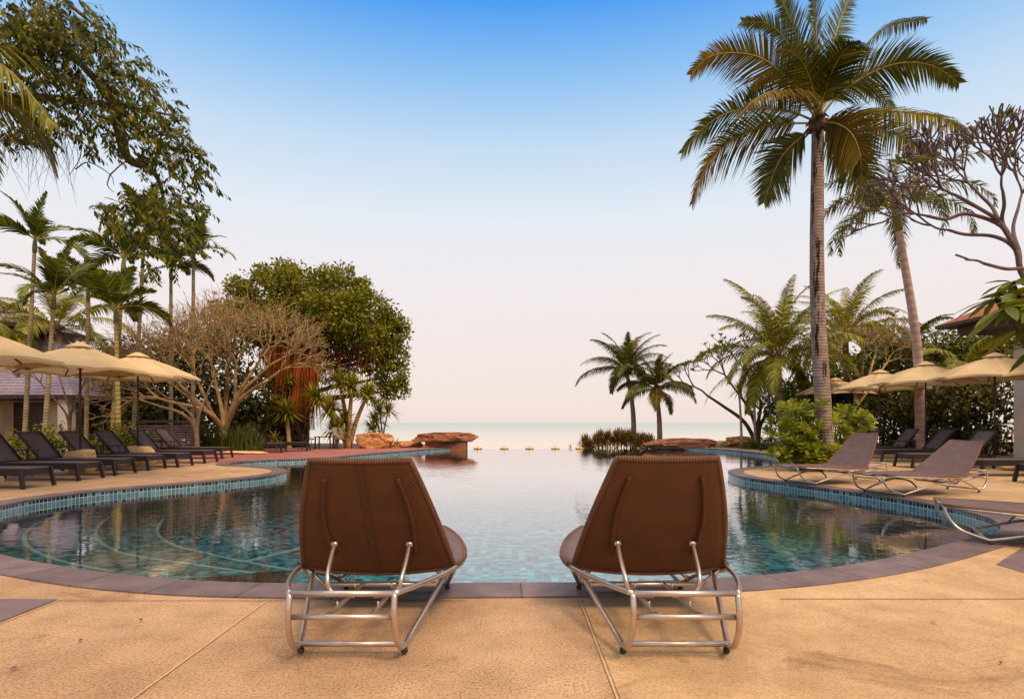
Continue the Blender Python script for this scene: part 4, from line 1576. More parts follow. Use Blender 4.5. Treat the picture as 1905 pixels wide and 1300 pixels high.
cb = Z3(838, 610)
ex = []
for pl, kw in (
        ([(840, 600, 0), (720, 450, -.3), (560, 310, -.6), (400, 275, -.8), (270, 300, -.9), (185, 385, -.9)], dict(mat='coco_yellow', roll=.9, droop=.3)),
        ([(840, 600, 0), (760, 380, .4), (690, 230, .7), (590, 130, 1.0), (450, 112, 1.2)], dict(roll=.8)),
        ([(838, 600, 0), (770, 330, .3), (700, 110, .6), (620, -60, .9)], dict(roll=1.2, droop=.15)),
        ([(840, 600, 0), (838, 380, -.5), (828, 140, -.8), (805, -110, -.7)], dict(roll=1.5, droop=.1, leaf=1.0)),
        ([(842, 600, 0), (890, 330, .5), (950, 120, .9), (1020, -60, 1.3)], dict(roll=1.2, droop=.2)),
        ([(845, 600, 0), (930, 420, .5), (1060, 260, .9), (1200, 140, 1.2), (1400, 100, 1.4)], dict(roll=-.3, droop=.7)),
        ([(848, 610, 0), (950, 490, -.2), (1110, 380, -.4), (1280, 325, -.5), (1440, 345, -.5), (1565, 430, -.5)], dict(roll=-.8, droop=.35)),
        ([(850, 630, 0), (960, 605, .2), (1130, 575, .4), (1320, 585, .5), (1500, 620, .6), (1640, 715, .6)], dict(mat='coco_light', roll=.1, droop=.9)),
        ([(850, 640, 0), (980, 630, .8), (1130, 660, 1.3), (1290, 720, 1.6), (1450, 810, 1.8)], dict(roll=-.6, droop=.6)),
        ([(848, 640, 0), (930, 640, -.6), (1010, 690, -1.0), (1055, 790, -1.2), (1065, 900, -1.2)], dict(mat='coco_yellow', roll=1.3, droop=.5, nl=110)),
        ([(845, 650, 0), (930, 720, .4), (1040, 850, .6), (1160, 1060, .7)], dict(roll=-1.0, droop=.4)),
        ([(830, 650, 0), (740, 720, .2), (640, 830, .3), (560, 1045, .4)], dict(roll=1.2, droop=.35)),
        ([(830, 640, 0), (700, 640, .4), (520, 670, .7), (350, 760, .8), (250, 890, .8), (190, 1050, .8)], dict(mat='coco_yellow', roll=.7, droop=.6)),
        ([(830, 630, 0), (700, 580, -.3), (520, 560, -.6), (360, 590, -.8), (240, 670, -.8), (140, 790, -.8)], dict(roll=.7, droop=.4)),
        ([(832, 620, 0), (740, 500, -.9), (620, 470, -1.5), (510, 520, -1.9), (430, 600, -2.0)], dict(mat='coco_yellow', roll=-.2, droop=.8)),
        ([(838, 600, 0), (800, 420, -.8), (740, 300, -1.5), (650, 250, -2.2)], dict(roll=.4)),
        ([(842, 600, 0), (900, 400, -.7), (980, 260, -1.3), (1060, 220, -1.9)], dict(roll=-.4)),
        ([(838, 600, 0), (790, 460, .8), (700, 400, 1.6), (560, 420, 2.3), (470, 520, 2.6)], dict(roll=.4)),
        ([(842, 600, 0), (900, 470, .9), (1000, 430, 1.8), (1130, 470, 2.4), (1220, 560, 2.7)], dict(roll=-.5))):
    ex.append(([tuple(Z3(x, y, dy)) for x, y, dy in pl], dict(dict(leaf=1.05, width=.040, nl=104, vee=.08, fwd=.55, rad=.03, shag=.12, mat='coco_leaf'), **kw)))
palm('tall coconut palm with yellowing fronds and black-stained trunk on the right pool edge', (7.72, YB, 0), cb - Vector((0, 0, .12)), .185, .135, 0, 3.6, .9, 5, trunk='coco_trunk', extra=ex, bow=-.12)

# other coconut palms on the right
palm('coconut palm leaning over the overflow edge, left of the pair above the rust-coloured plants', P(1180, 812, 32) - Vector((0, 0, .55)), P(1166, 690, 32), .14, .095, 20, 2.9, .75, 11, e_hi=88, e_lo=2, bow=.12, bend=(62, 82), width=.05)
palm('shorter coconut palm of the seaside pair, right behind the low brown slab', P(1228, 815, 31) - Vector((0, 0, .5)), P(1221, 722, 31), .14, .095, 17, 2.3, .68, 12, e_hi=88, e_lo=-15, bow=.05, bend=(62, 90), width=.05)
palm('full crowned light green coconut palm left of the tall trunk', (11.55, 25.0, -.05), P(1448, 665, 25), .16, .12, 34, 3.8, .85, 13, mat='coco_light', e_hi=89, e_lo=-18, bow=-.1, width=.05, bend=(58, 92))
palm('coconut palm half hidden behind the tall stained trunk', (17.2, 30, -.05), P(1572, 625, 30), .18, .14, 26, 3.7, .85, 14, mat='coco_light', e_hi=88, e_lo=-15, width=.05, bend=(60, 95))
palm('small palm with upright dark fronds behind the pale smooth trunk', (18.0, 27, -.05), P(1690, 655, 27), .18, .14, 16, 2.9, .7, 15, e_hi=75, e_lo=-10, width=.05)
palm('low palm with arching fronds in front of the orange roof', (17.2, 23.0, -.05), P(1790, 690, 23), .16, .12, 16, 2.6, .7, 16, mat='coco_light', e_hi=70, e_lo=-15, width=.05)
palm('tall palm with pale smooth swollen trunk and drooping feathery fronds', (14.55, 21, -.05), P(1672, 428, 19.5), .165, .11, 18, 2.9, .62, 17, mat='coco_leaf', trunk='royal_trunk', e_hi=62, e_lo=-5, bend=(85, 120),
     name='foxtail_palm', shaft=1.0, plume=1.1, width=.036, nl=70, fibre=False, bow=.22, droop=.9)
# left: the coconut palm out of frame whose frond pokes in, and a far one
palm('coconut palm out of frame on the left, one frond hanging into the upper left corner', (-8.3, 6.2, -.05), P(-260, 60, 6.6), .2, .15, 9, 2.6, .75, 21, mat='coco_light', e_hi=60, e_lo=-10,
     extra=[([P(-260, 60, 6.6), P(-150, 70, 6.7), P(-60, 90, 6.8), P(15, 130, 6.9), P(60, 180, 7.0), P(100, 235, 7.0)], dict(leaf=.62, width=.03, nl=60, vee=.1, fwd=.5, roll=.3, droop=1.3, mat='coco_light'))])
palm('coconut palm with low arching fronds behind the grey roof', (-20.0, 27, -.05), P(105, 610, 27), .18, .14, 18, 4.2, .9, 22, mat='coco_light', e_hi=65, e_lo=-15, width=.06)
palm('short palm at the left edge below the overhanging bough', (-19.2, 20.5, -.05), P(-30, 610, 20.5), .15, .12, 12, 2.2, .6, 23, mat='coco_light', e_hi=60, e_lo=-20, width=.06)

# areca palms
ga = 'slim areca palms behind the left loungers'
for k, (bx, tx, ty, Y, L, nf, tr, pod, lab) in enumerate((
        (44, 64, 470, 20.0, 1.75, 8, 'areca_trunk', 0, 'tall slim areca palm standing clear on the far left, brown ringed trunk'),
        (80, 99, 575, 18.6, 1.75, 10, 'areca_trunk', 0, 'bushy areca palm with dark trunk directly right of the tall far-left one'),
        (160, 164, 560, 21.5, 1.55, 8, 'areca_trunk', 0, 'thin areca palm standing between the bushy one and the pair with orange seeds'),
        (206, 229, 505, 19.8, 1.75, 9, 'areca_trunk_green', 1, 'areca palm with orange seed cluster hanging below its crown'),
        (222, 216, 600, 18.2, 1.55, 8, 'areca_trunk_green', 0, 'low areca palm with green trunk below the orange-seeded crown'),
        (246, 268, 445, 21.5, 1.75, 9, 'areca_trunk', 0, 'tallest areca palm, crown just under the hanging bough'),
        (318, 318, 520, 22.5, 1.65, 9, 'areca_trunk', 0, 'areca palm behind the bare frangipani crown, left of the last areca'),
        (358, 360, 490, 22.0, 1.75, 10, 'areca_trunk', 0, 'areca palm furthest right of the slim ones, drooping fronds over the bare tree'))):
    b0 = P(bx, 785, Y)
    b0.z = -.03
    palm(lab, b0, P(tx, ty, Y), .075, .055, nf + 1, L, .66, 40 + k, mat='areca_leaf', trunk=tr, e_hi=86, e_lo=12, bend=(30, 95), width=.075, nl=26, name='areca_palm', shaft=.5, group=ga, droop=.3,
         fwd=.7, fibre=False, pods=bool(pod), roll=.6, rad=.02)

# ------------------------------------------------------------------ banyan with aerial roots
rs = np.random.default_rng(7)
rng = random.Random(7)
YBn = 28.5
bt = thing('banyan_tree', 'broad dense banyan tree with rust red curtains of hanging roots', 'tree', (P(575, 785, YBn).x, YBn, -.02))
bo = Vector(bt.location)
cl = []
for (px, py, dr, rr) in ((500, 545, .3, 1.35), (545, 528, 0, 1.15), (545, 560, -.8, 1.3), (590, 545, .4, 1.35), (640, 560, 0, 1.35), (685, 580, .3, 1.25), (600, 590, -1.2, 1.3), (655, 605, -1.0, 1.3),
                         (710, 610, .2, 1.1), (715, 650, 0, .95), (735, 665, .3, .75), (725, 700, .2, .85), (740, 725, .5, .6), (560, 610, -1.0, 1.2), (690, 640, -.8, .95), (470, 590, .6, 1.4), (440, 620, 1.2, 1.3),
                         (455, 560, 1.0, 1.0), (700, 730, .5, .7), (395, 610, 1.5, 1.2), (350, 650, 1.8, 1.3), (400, 680, 1.5, 1.3), (520, 620, .5, 1.2), (625, 540, 1.0, 1.0), (540, 505, .3, .45), (720, 590, .4, .6), (742, 620, .2, .6),
                         (672, 548, .3, .6), (605, 520, .3, .6), (500, 515, .3, .7), (610, 618, -1.0, .9), (650, 635, -.6, .8), (575, 590, -1.5, 1.1), (700, 685, .6, .6), (530, 590, -1.3, 1.1), (490, 600, -1.0, 1.1), (640, 590, -1.7, 1.0), (745, 690, .3, .5), (670, 660, .8, .7), (620, 650, 1.6, .8), (665, 675, 1.8, .7), (605, 690, 1.8, .8), (700, 640, 1.6, .8), (640, 700, 2.0, .6)):
    cl.append((P(px, py, YBn + dr) - bo, rr * .90))
for k in range(80):
    c_, r_ = cl[rng.randrange(28)]
    a_ = rng.uniform(0, 6.28)
    d_ = Vector((math.cos(a_) * rng.random(), -abs(math.sin(a_)) * .7, rng.uniform(.2, 1))).normalized()
    cl.append((c_ + d_ * r_ * rng.uniform(.95, 1.18), rng.uniform(.2, .5)))
mb = MB()
crown_leaves(mb, cl, 46000, .18, rs, 0, .62, .25, .55)
mb.build('crown', M['banyan_leaf'], bt)
mb = MB()
for k, (c, r) in enumerate(cl[:20]):
    s0 = Vector((rng.uniform(-.7, .7), rng.uniform(-.4, .4), 0))
    s0.x -= .9
    m = Vector((s0.x + c.x * .08, s0.y + .5, c.z * .72))
    tube(mb, cr([s0, m, c], 6), [.22, .14, .05], 7)
mb.build('trunk', M['dark_bark'], bt)
mb = MB()
for k in range(900):
    u = rng.random()
    if u < .75:
        px = rng.gauss(548, 26)
    else:
        px = rng.uniform(485, 700)
    topy = rng.uniform(600, 660) if px < 600 else rng.uniform(610, 655)
    boty = topy + (rng.uniform(60, 175) if px < 590 else rng.uniform(15, 70))
    a = P(px, topy, YBn - rng.uniform(-.3, 1.3)) - bo
    b_ = P(px + rng.uniform(-5, 5), min(boty, 800), YBn - .6) - bo
    b_.y = a.y + rng.uniform(-.1, .1)
    m = (a + b_) / 2 + Vector((rng.uniform(-.07, .07), 0, 0))
    tube(mb, [a, m, b_], [.016, .02, .008], 4, 0, False)
mb.build('aerial_roots', M['aerial_root'], bt)

# ------------------------------------------------------------------ bare frangipani trees
def frangipani(label, base, limbs, seed, depth, L, r, bark='bare_bark', flowers=None, leaves=0, up=.22, spread=.6, shrink=.8, kids=(2, 2, 3), tipr=.72, leafsize=.3, leafmat='big_leaf', group=None, nf=8, fsz=.10, r_end=.5):
    """limbs: polylines (world) from the trunk base out; each ends in a forking crown"""
    rng = random.Random(seed)
    base = Vector(base)
    t = thing('frangipani_tree', label, 'tree', base, 0, group)
    mb = MB()
    tips = []
    for limb, d_ in limbs:
        pts = [Vector(q) - base for q in limb]
        tube(mb, cr(pts, 5), [r * 1.15, r * .95, r * .7, r * .55], 9)
        e = pts[-1]
        dr = (pts[-1] - pts[-2]).normalized()
        fork(mb, e, dr, L, r * r_end, d_, rng, tips, up, spread, kids, shrink, tipr)
    mb.build('branches', M[bark], t)
    if flowers:
        for (e, d) in [tips[rng.randrange(len(tips))] for _ in range(nf)]:
            fb = MB()
            for q in range(5):
                p = e + d * .06 + Vector((rng.uniform(-.5, .5), rng.uniform(-.5, .5), rng.uniform(-.2, .6))) * fsz
                Dq = [(math.cos(a), math.sin(a), .5) for a in np.arange(5) * 1.257]
                leaf_quads(fb, [tuple(p)] * 5, np.array(Dq), np.array([(0, 0, 1.)] * 5), fsz, fsz * .7)
            fb.build('flower', M[flowers], t)
    if leaves:
        lb = MB()
        for (e, d) in tips:
            if rng.random() > leaves:
                continue
            k = rng.randint(6, 9)
            a = np.array([i * 2.4 for i in range(k)])
            D = np.stack([np.cos(a), np.sin(a), np.full(k, .35)], 1) + np.array(tuple(d)) * .5 + np.array([[rng.gauss(0, .2) for _ in range(3)] for _ in range(k)])
            leaf_quads(lb, np.array([tuple(e)] * k), D, np.array([(0, 0, 1.)] * k), np.array([leafsize * rng.uniform(.7, 1.2) for _ in range(k)]), leafsize * .32)
        lb.build('leaves', M[leafmat], t)
    return t


Yp = 22.0
bp = Vector((P(417, 785, Yp).x, Yp, -.02))
Q = lambda px, py, dy=0: P(px, py, Yp + dy)
frangipani('big leafless frangipani tree with fanned grey twigs and a few pink flowers', bp, [
    ([bp, Q(413, 805), Q(396, 775), Q(350, 738, -.5)], 7),
    ([bp, Q(415, 805), Q(392, 770, .6), Q(330, 712, .9)], 7),
    ([bp, Q(415, 805), Q(395, 770, -.4), Q(372, 718, -.8)], 7),
    ([bp, Q(417, 805), Q(412, 760), Q(398, 700, .3)], 7),
    ([bp, Q(418, 805), Q(420, 750, .3), Q(424, 700, -.5)], 7),
    ([bp, Q(420, 800), Q(436, 755, -.2), Q(438, 705, -.5)], 7),
    ([bp, Q(420, 800), Q(440, 740, -.3), Q(470, 690, -.6)], 7),
    ([bp, Q(419, 800), Q(440, 740, .5), Q(480, 700, .7)], 7),
    ([bp, Q(420, 800), Q(445, 745, -.6), Q(500, 705, -.9)], 6),
    ([bp, Q(414, 800), Q(385, 765, -.8), Q(330, 750, -1.2)], 6)], 3, 6, .57, .105, 'bare_bark', 'flower_pink', 0, .07, .50, .88, (2, 2, 2, 3), .735)
Yp = 20.8
b2 = Vector((P(368, 785, Yp).x, Yp, -.02))
frangipani('smaller leafless frangipani with stooping twigs in front of the slatted wall', b2, [
    ([b2, Q(364, 800), Q(355, 770), Q(320, 745)], 4), ([b2, Q(366, 800), Q(368, 770), Q(345, 720, -.5)], 4), ([b2, Q(366, 800), Q(372, 765), Q(385, 735, .4)], 4), ([b2, Q(363, 800), Q(340, 770, -.4), Q(295, 755, -.6)], 4)],
    8, 4, .70, .075, 'twig_brown', None, 0, .08, .6, .82)
Yp = 21.5
b2 = Vector((P(130, 785, Yp).x, Yp, -.02))
frangipani('thin leafless frangipani behind the middle left umbrella', b2, [
    ([b2, Q(128, 790), Q(120, 765), Q(95, 735)], 4), ([b2, Q(130, 790), Q(135, 760), Q(150, 725, -.5)], 4), ([b2, Q(130, 790), Q(128, 760), Q(115, 715, .5)], 4)],
    9, 5, .6, .05, 'twig_brown', None, 0, .1, .6, .82)
Yp = 10.0
b2 = Vector((11.3, 10.4, -.02))
Q2 = lambda px, py, dy=0: P(px, py, 10.0 + dy)
frangipani('purple brown bare frangipani tree with white flowers at the upper right', b2, [
    ([b2, (11.0, 10.3, 2.2), Q2(1925, 540), Q2(1890, 465), Q2(1862, 420), Q2(1800, 398), Q2(1760, 408), Q2(1725, 402)], 4),
    ([b2, (11.0, 10.3, 2.2), Q2(1925, 540), Q2(1890, 465), Q2(1862, 415), Q2(1805, 378, -.3), Q2(1775, 362, -.4)], 5),
    ([b2, (11.0, 10.3, 2.2), Q2(1925, 540), Q2(1890, 465), Q2(1858, 410), Q2(1845, 385, .3), Q2(1822, 362, .4)], 5),
    ([b2, (11.0, 10.3, 2.2), Q2(1925, 540), Q2(1890, 465), Q2(1865, 415), Q2(1868, 382, -.2), Q2(1866, 358, -.3)], 5),
    ([b2, (11.0, 10.3, 2.2), Q2(1925, 540), Q2(1895, 465), Q2(1885, 425, .3), Q2(1895, 385, .4)], 5),
    ([b2, (11.0, 10.3, 2.2), Q2(1935, 560), Q2(1915, 505), Q2(1870, 500, -.2), Q2(1830, 490, -.3)], 1),
    ([b2, (11.0, 10.3, 2.2), Q2(1925, 540), Q2(1890, 465), Q2(1850, 440, .3), Q2(1795, 436, .5), Q2(1765, 428, .6)], 4)],
    12, 4, .29, .044, 'plum_bark', 'flower_white', .03, .18, .50, .89, (2, 2, 3), .90, .22, 'big_leaf', None, 20, .035, .48)
b2 = Vector((13.4, 23.5, -.02))
Yp = 23.5
frangipani('twiggy tan frangipani bush behind the umbrellas, between the two tall trunks', b2, [
    ([b2, Q(1590, 760), Q(1590, 720), Q(1575, 690)], 5), ([b2, Q(1592, 760), Q(1600, 715), Q(1605, 680, -.4)], 5), ([b2, Q(1594, 760), Q(1620, 720), Q(1640, 690, .3)], 5), ([b2, Q(1592, 760), Q(1610, 720, .6), Q(1625, 670, .8)], 5)],
    14, 6, .52, .08, 'bare_bark', 'flower_pink', .25, .12, .6, .8, (2, 3), .74, .16, 'coco_light')
b2 = Vector((P(1410, 785, 29).x, 29, -.05))
Yp = 29
frangipani('open dark frangipani tree with sparse leaves leaning left over the sea wall', b2, [
    ([b2, Q(1385, 785), Q(1345, 755), Q(1315, 735)], 3), ([b2, Q(1405, 790), Q(1390, 755), Q(1365, 720)], 4), ([b2, Q(1410, 790), Q(1415, 750), Q(1400, 715)], 4), ([b2, Q(1415, 790), Q(1440, 755), Q(1460, 720)], 4),
    ([b2, Q(1412, 795), Q(1430, 770, .5), Q(1480, 740, .6)], 4)],
    15, 4, .75, .10, 'dark_bark', None, .8, .14, .55, .8, (2, 2, 3), .74, .26, 'areca_leaf')

# plant with big leaves at the right edge, near the eye
rng = random.Random(31)
t = thing('frangipani_plant', 'glossy long-leaved plant at the right edge in front of the orange roof', 'plant', (6.9, 7.4, 0))
mb, lb = MB(), MB()
for (px, py, dy) in ((1895, 548, 0), (1872, 572, -.3), (1915, 585, .2), (1905, 610, -.2), (1852, 556, .3), (1930, 530, 0), (1945, 640, .1), (1885, 525, .4), (1925, 560, -.4)):
    h = P(px, py, 7.2 + dy) - Vector((6.9, 7.4, 0))
    tube(mb, cr([(0, 0, 0), (h.x * .3, h.y * .3, h.z * .6), tuple(h)], 5), [.05, .03, .018], 7)
    k = 14
    verts, faces = [], []
    for i in range(k):
        a = i * 2.4
        d = Vector((math.cos(a), math.sin(a), rng.uniform(-.75, .45))).normalized()
        L = rng.uniform(.28, .50)
        S_ = d.cross(Vector((rng.gauss(0, .3), rng.gauss(0, .3), 1))).normalized() * L * .125
        cv = []
        for q, w in ((0, .12), (.25, .75), (.55, 1.0), (.82, .62), (1, 0)):
            c_ = h + d * L * q + Vector((0, 0, -.35 * L * q * q))
            cv.append((c_ - S_ * w, c_ + Vector((0, 0, -.012 * w)), c_ + S_ * w))
        b_ = len(verts)
        verts += [tuple(x) for r_ in cv for x in r_]
        for q in range(4):
            for u in (0, 1):
                faces.append((b_ + 3 * q + u, b_ + 3 * q + u + 1, b_ + 3 * q + u + 4, b_ + 3 * q + u + 3))
    lb.add(verts, faces, 0, None, True)
mb.build('stems', M['plum_bark'], t)
lb.build('leaves', M['big_leaf'], t)

# ------------------------------------------------------------------ overhanging bough, upper left
rs = np.random.default_rng(17)
rng = random.Random(17)
tb = thing('overhanging_tree', 'leafy tree rooted out of frame whose drooping boughs fill the upper left corner', 'tree', (-10.3, 8.6, -.02))
ob = Vector(tb.location)
YT = 9.0
trunk = MB()
tube(trunk, cr([(0, 0, -.1), (.1, .05, 2.5), (.5, .1, 5.0), (1.0, .2, 7.2)], 8), [.34, .26, .20, .14], 12)
limbs = [[(1.0, .2, 7.0), P(60, 60, YT) - ob, P(140, 110, YT) - ob, P(215, 190, YT + .2) - ob, P(300, 265, YT + .3) - ob, P(385, 290, YT + .3) - ob],
         [(.5, .1, 5.2), P(20, 190, YT) - ob, P(120, 185, YT + .3) - ob, P(240, 200, YT + .6) - ob, P(320, 215, YT + .6) - ob],
         [(1.0, .2, 7.2), P(60, -40, YT) - ob, P(130, 10, YT + .5) - ob, P(190, 60, YT + .6) - ob],
         [P(215, 190, YT + .2) - ob, P(235, 290, YT + .4) - ob, P(280, 315, YT + .5) - ob, P(300, 350, YT + .5) - ob, P(310, 420, YT + .5) - ob],
         [P(120, 185, YT + .3) - ob, P(150, 240, YT) - ob, P(205, 325, YT) - ob, P(195, 305, YT) - ob, P(130, 310, YT) - ob]]
for l in limbs[:4]:
    tube(trunk, cr(l, 6), [.10, .06, .035, .016], 7)
trunk.build('trunk', M['dark_bark'], tb)
tw = MB()
for k in range(46):
    px = rng.uniform(0, 150)
    py = rng.uniform(230, 270)
    p = P(px, py, YT + rng.uniform(-.6, .6)) - ob
    d = Vector((rng.uniform(-.25, .35), rng.uniform(-.2, .2), -1))
    L = rng.uniform(.3, .95)
    e1 = p + d * L * .5 + Vector((rng.uniform(-.05, .05), 0, 0))
    e2 = e1 + (d + Vector((rng.uniform(-.4, .4), 0, 0))) * L * .5
    tube(tw, [p, e1, e2], [.005, .0035, .0015], 4)
    if rng.random() < .6:
        tube(tw, [e1, e1 + (d + Vector((rng.choice((-1, 1)) * .7, 0, 0))) * L * .35], [.003, .0012], 4)
for pl in ([(140, 315), (165, 302), (205, 325), (212, 345)], [(205, 325), (235, 300), (262, 305), (300, 340), (330, 380)], [(205, 325), (200, 345), (212, 358)], [(150, 240), (150, 290), (130, 325)]):
    tube(tw, cr([P(x, y, YT + .2) - ob for x, y in pl], 4), [.011, .008, .004], 5)
tw.build('bare_twigs', M['dark_bark'], tb)
lv = MB()
cl = [(20, 30, 55), (70, 25, 55), (120, 30, 55), (155, 55, 40), (30, 90, 55), (90, 90, 55), (150, 105, 55), (195, 90, 35), (40, 150, 50), (100, 150, 50), (165, 155, 55), (215, 150, 50), (245, 120, 25), (235, 190, 45),
      (180, 215, 40), (280, 185, 32), (310, 195, 22), (120, 215, 40), (255, 225, 42), (300, 235, 36), (220, 255, 36), (275, 265, 36), (330, 255, 25), (350, 300, 32), (380, 300, 20), (330, 310, 26), (250, 300, 26), (290, 285, 32),
      (70, 210, 40), (20, 215, 40), (30, 245, 25), (75, 250, 22), (160, 255, 20), (345, 245, 18), (370, 335, 14), (215, 380, 32), (190, 395, 18), (255, 375, 36), (300, 370, 36), (345, 370, 22), (240, 415, 30), (285, 415, 36), (325, 410, 30),
      (275, 455, 28), (345, 440, 25), (375, 450, 22), (320, 455, 26), (265, 495, 18), (360, 380, 16), (5, 60, 50), (50, 60, 60), (110, 65, 55), (320, 225, 18), (250, 145, 18), (265, 150, 14), (175, 40, 22)]
sp = []
for (px, py, rr) in cl:
    for k in range(int(rr * rr / 76) + 2):
        a = rng.uniform(0, 6.28)
        q = rr * math.sqrt(rng.random())
        sp.append((P(px + q * math.cos(a), py + q * math.sin(a) * .9, YT + rng.gauss(0, .55)) - ob, px))
C_, D_, N_, L_ = [], [], [], []
for (p, px) in sp:                       # each sprig: a short arching twig with paired drooping leaves
    d = Vector((rng.uniform(-.3, 1.0), rng.uniform(-.8, .8), rng.uniform(-.6, .25))).normalized()
    Ls = rng.uniform(.18, .34)
    e = p + d * Ls + Vector((0, 0, -.06))
    tube(lv, [p, p.lerp(e, .5) + Vector((0, 0, .015)), e], [.004, .003, .001], 3, 1, False)
    for k in range(11):
        q = p.lerp(e, k / 10)
        s = (-1) ** k
        sd = d.cross(Vector((0, 0, 1))).normalized() * s
        C_.append(tuple(q))
        D_.append(tuple(sd * .55 + d * .45 + Vector((rng.gauss(0, .15), rng.gauss(0, .15), -rng.uniform(.35, 1.0)))))
        N_.append((rng.gauss(0, .5), rng.gauss(0, .5), 1.))
        L_.append(rng.uniform(.075, .135))
leaf_quads(lv, np.array(C_), np.array(D_), np.array(N_), np.array(L_), np.array(L_) * .36)
lv.build('crown', [M['bough_leaf'], M['dark_bark']], tb)

# ------------------------------------------------------------------ dracaenas, reeds, shrubs on the left
gd = 'dracaenas beside the banyan'
dracaena('branching dracaena with four sunlit orange trunks above the boulder', (P(650, 785, 26.8).x, 26.8, 0), [P(590, 742, 26.6), P(632, 712, 26.9), P(655, 722, 26.3), P(683, 735, 26.8), P(617, 760, 26.2)], 120, 1.0, .085, 51, r=.12, group=gd)
dracaena('single headed dracaena on a short orange trunk left of the branching one', (P(536, 785, 26).x, 26, 0), [P(533, 770, 26)], 120, 1.05, .085, 52, r=.11, group=gd)
dracaena('low dracaena clump under the branching one', (P(625, 785, 26.2).x, 26.2, 0), [P(622, 800, 26.2), P(640, 785, 26.6)], 90, .85, .08, 53, r=.06, group=gd)
dracaena('young dracaena with narrow leaves leaning over the right end of the boulder', (P(712, 785, 27.4).x, 27.4, 0), [P(700, 785, 27.4), P(722, 765, 27.4), P(706, 765, 27.5), P(695, 800, 27.2)], 70, .8, .07, 54, r=.04, bark='dark_bark', group=gd)
dracaena('tiny spiky plant between the boulder and the flat rock', (P(737, 785, 27.2).x, 27.2, 0), [P(737, 826, 27.2)], 26, .38, .035, 55, r=.03, bark='dark_bark', group=gd)
dracaena('small grassy dracaena behind the far wicker loungers', (P(512, 785, 24.8).x, 24.8, 0), [P(512, 818, 24.8)], 50, .6, .04, 56, r=.03, bark='dark_bark', group=gd)
dracaena('dracaena head hanging high among the red roots', (P(540, 785, 27.2).x, 27.2, 0), [P(540, 708, 27.2)], 60, .55, .05, 57, r=.05, bark='dark_bark', group=gd)


def reed_clump(label, c, rx, ry, n, h, seed, mat='reed_leaf', w=.03, lean=.18):
    rng = random.Random(seed)
    mb = MB()
    verts, faces = [], []
    for k in range(n):
        a = rng.uniform(0, 6.28)
        q = math.sqrt(rng.random())
        p = Vector((rx * q * math.cos(a), ry * q * math.sin(a), -.03))
        hh = h * rng.uniform(.6, 1.1)
        d = Vector((rng.gauss(0, lean) + .25 * p.x / rx * lean * 2, rng.gauss(0, lean), 1))
        s = Vector((math.cos(a + 1), math.sin(a + 1), 0)) * w * .5
        m = p + d * hh * .55
        e = p + d * hh + Vector((d.x * hh * .35, 0, -.08 * hh))
        b_ = len(verts)
        verts += [tuple(p - s), tuple(p + s), tuple(m + s * .9), tuple(m - s * .9), tuple(e)]
        faces += [(b_, b_ + 1, b_ + 2, b_ + 3), (b_ + 3, b_ + 2, b_ + 4)]
    mb.add(verts, faces, 0, None, False)
    o = mb.build('reed_clump', M[mat], None, c)
    return tag(o, label, 'plant')


reed_clump('dark green reed clump around the foot of the big bare frangipani', (P(418, 785, 21.6).x, 21.9, 0), 1.25, .5, 650, 1.25, 61)

gb = 'flowering shrubs behind the left loungers'
bush('flowering_shrub', 'leafy shrub with small white flowers behind the left loungers, nearest the middle umbrella pole', (-12.1, 15.2, 0), [((-12.3, 15.0, .5), .5), ((-11.9, 15.6, .45), .45), ((-12.2, 15.7, .75), .45), ((-12.5, 14.5, .4), .4)], 1800, .11, 71, 'coco_light', group=gb, flowers=('flower_white', 40, .04))
bush('flowering_shrub', 'leafy shrub with small white flowers between the middle and right umbrella poles', (-11.9, 18.0, 0), [((-12.0, 17.6, .5), .5), ((-11.7, 18.4, .5), .5), ((-12.0, 18.3, .8), .4)], 1500, .11, 72, 'coco_light', group=gb, flowers=('flower_white', 40, .04))
bush('shrub', 'dark green shrub at the left edge behind the nearest side table', (-12.2, 12.9, 0), [((-12.1, 12.6, .4), .45), ((-12.4, 13.2, .5), .5), ((-11.9, 13.4, .3), .35)], 1100, .14, 73, 'areca_leaf', group=None)
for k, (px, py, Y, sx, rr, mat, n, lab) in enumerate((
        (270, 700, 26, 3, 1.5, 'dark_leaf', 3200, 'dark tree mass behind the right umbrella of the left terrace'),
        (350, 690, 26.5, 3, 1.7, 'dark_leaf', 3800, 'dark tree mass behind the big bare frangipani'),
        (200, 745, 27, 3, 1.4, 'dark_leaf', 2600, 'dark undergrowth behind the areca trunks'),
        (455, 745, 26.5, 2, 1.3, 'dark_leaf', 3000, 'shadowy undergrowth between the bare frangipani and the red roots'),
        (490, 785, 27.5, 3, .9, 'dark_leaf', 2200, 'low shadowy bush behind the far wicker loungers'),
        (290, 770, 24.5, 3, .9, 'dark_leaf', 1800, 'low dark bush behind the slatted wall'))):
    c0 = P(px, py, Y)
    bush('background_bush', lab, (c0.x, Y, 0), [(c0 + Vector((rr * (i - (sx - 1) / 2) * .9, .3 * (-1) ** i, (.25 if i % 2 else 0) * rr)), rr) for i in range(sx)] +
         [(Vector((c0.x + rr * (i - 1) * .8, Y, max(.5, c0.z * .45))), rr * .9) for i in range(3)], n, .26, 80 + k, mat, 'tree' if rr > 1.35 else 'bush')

# ------------------------------------------------------------------ right-hand planting
gs = 'bright green shrubs round the tall palm'


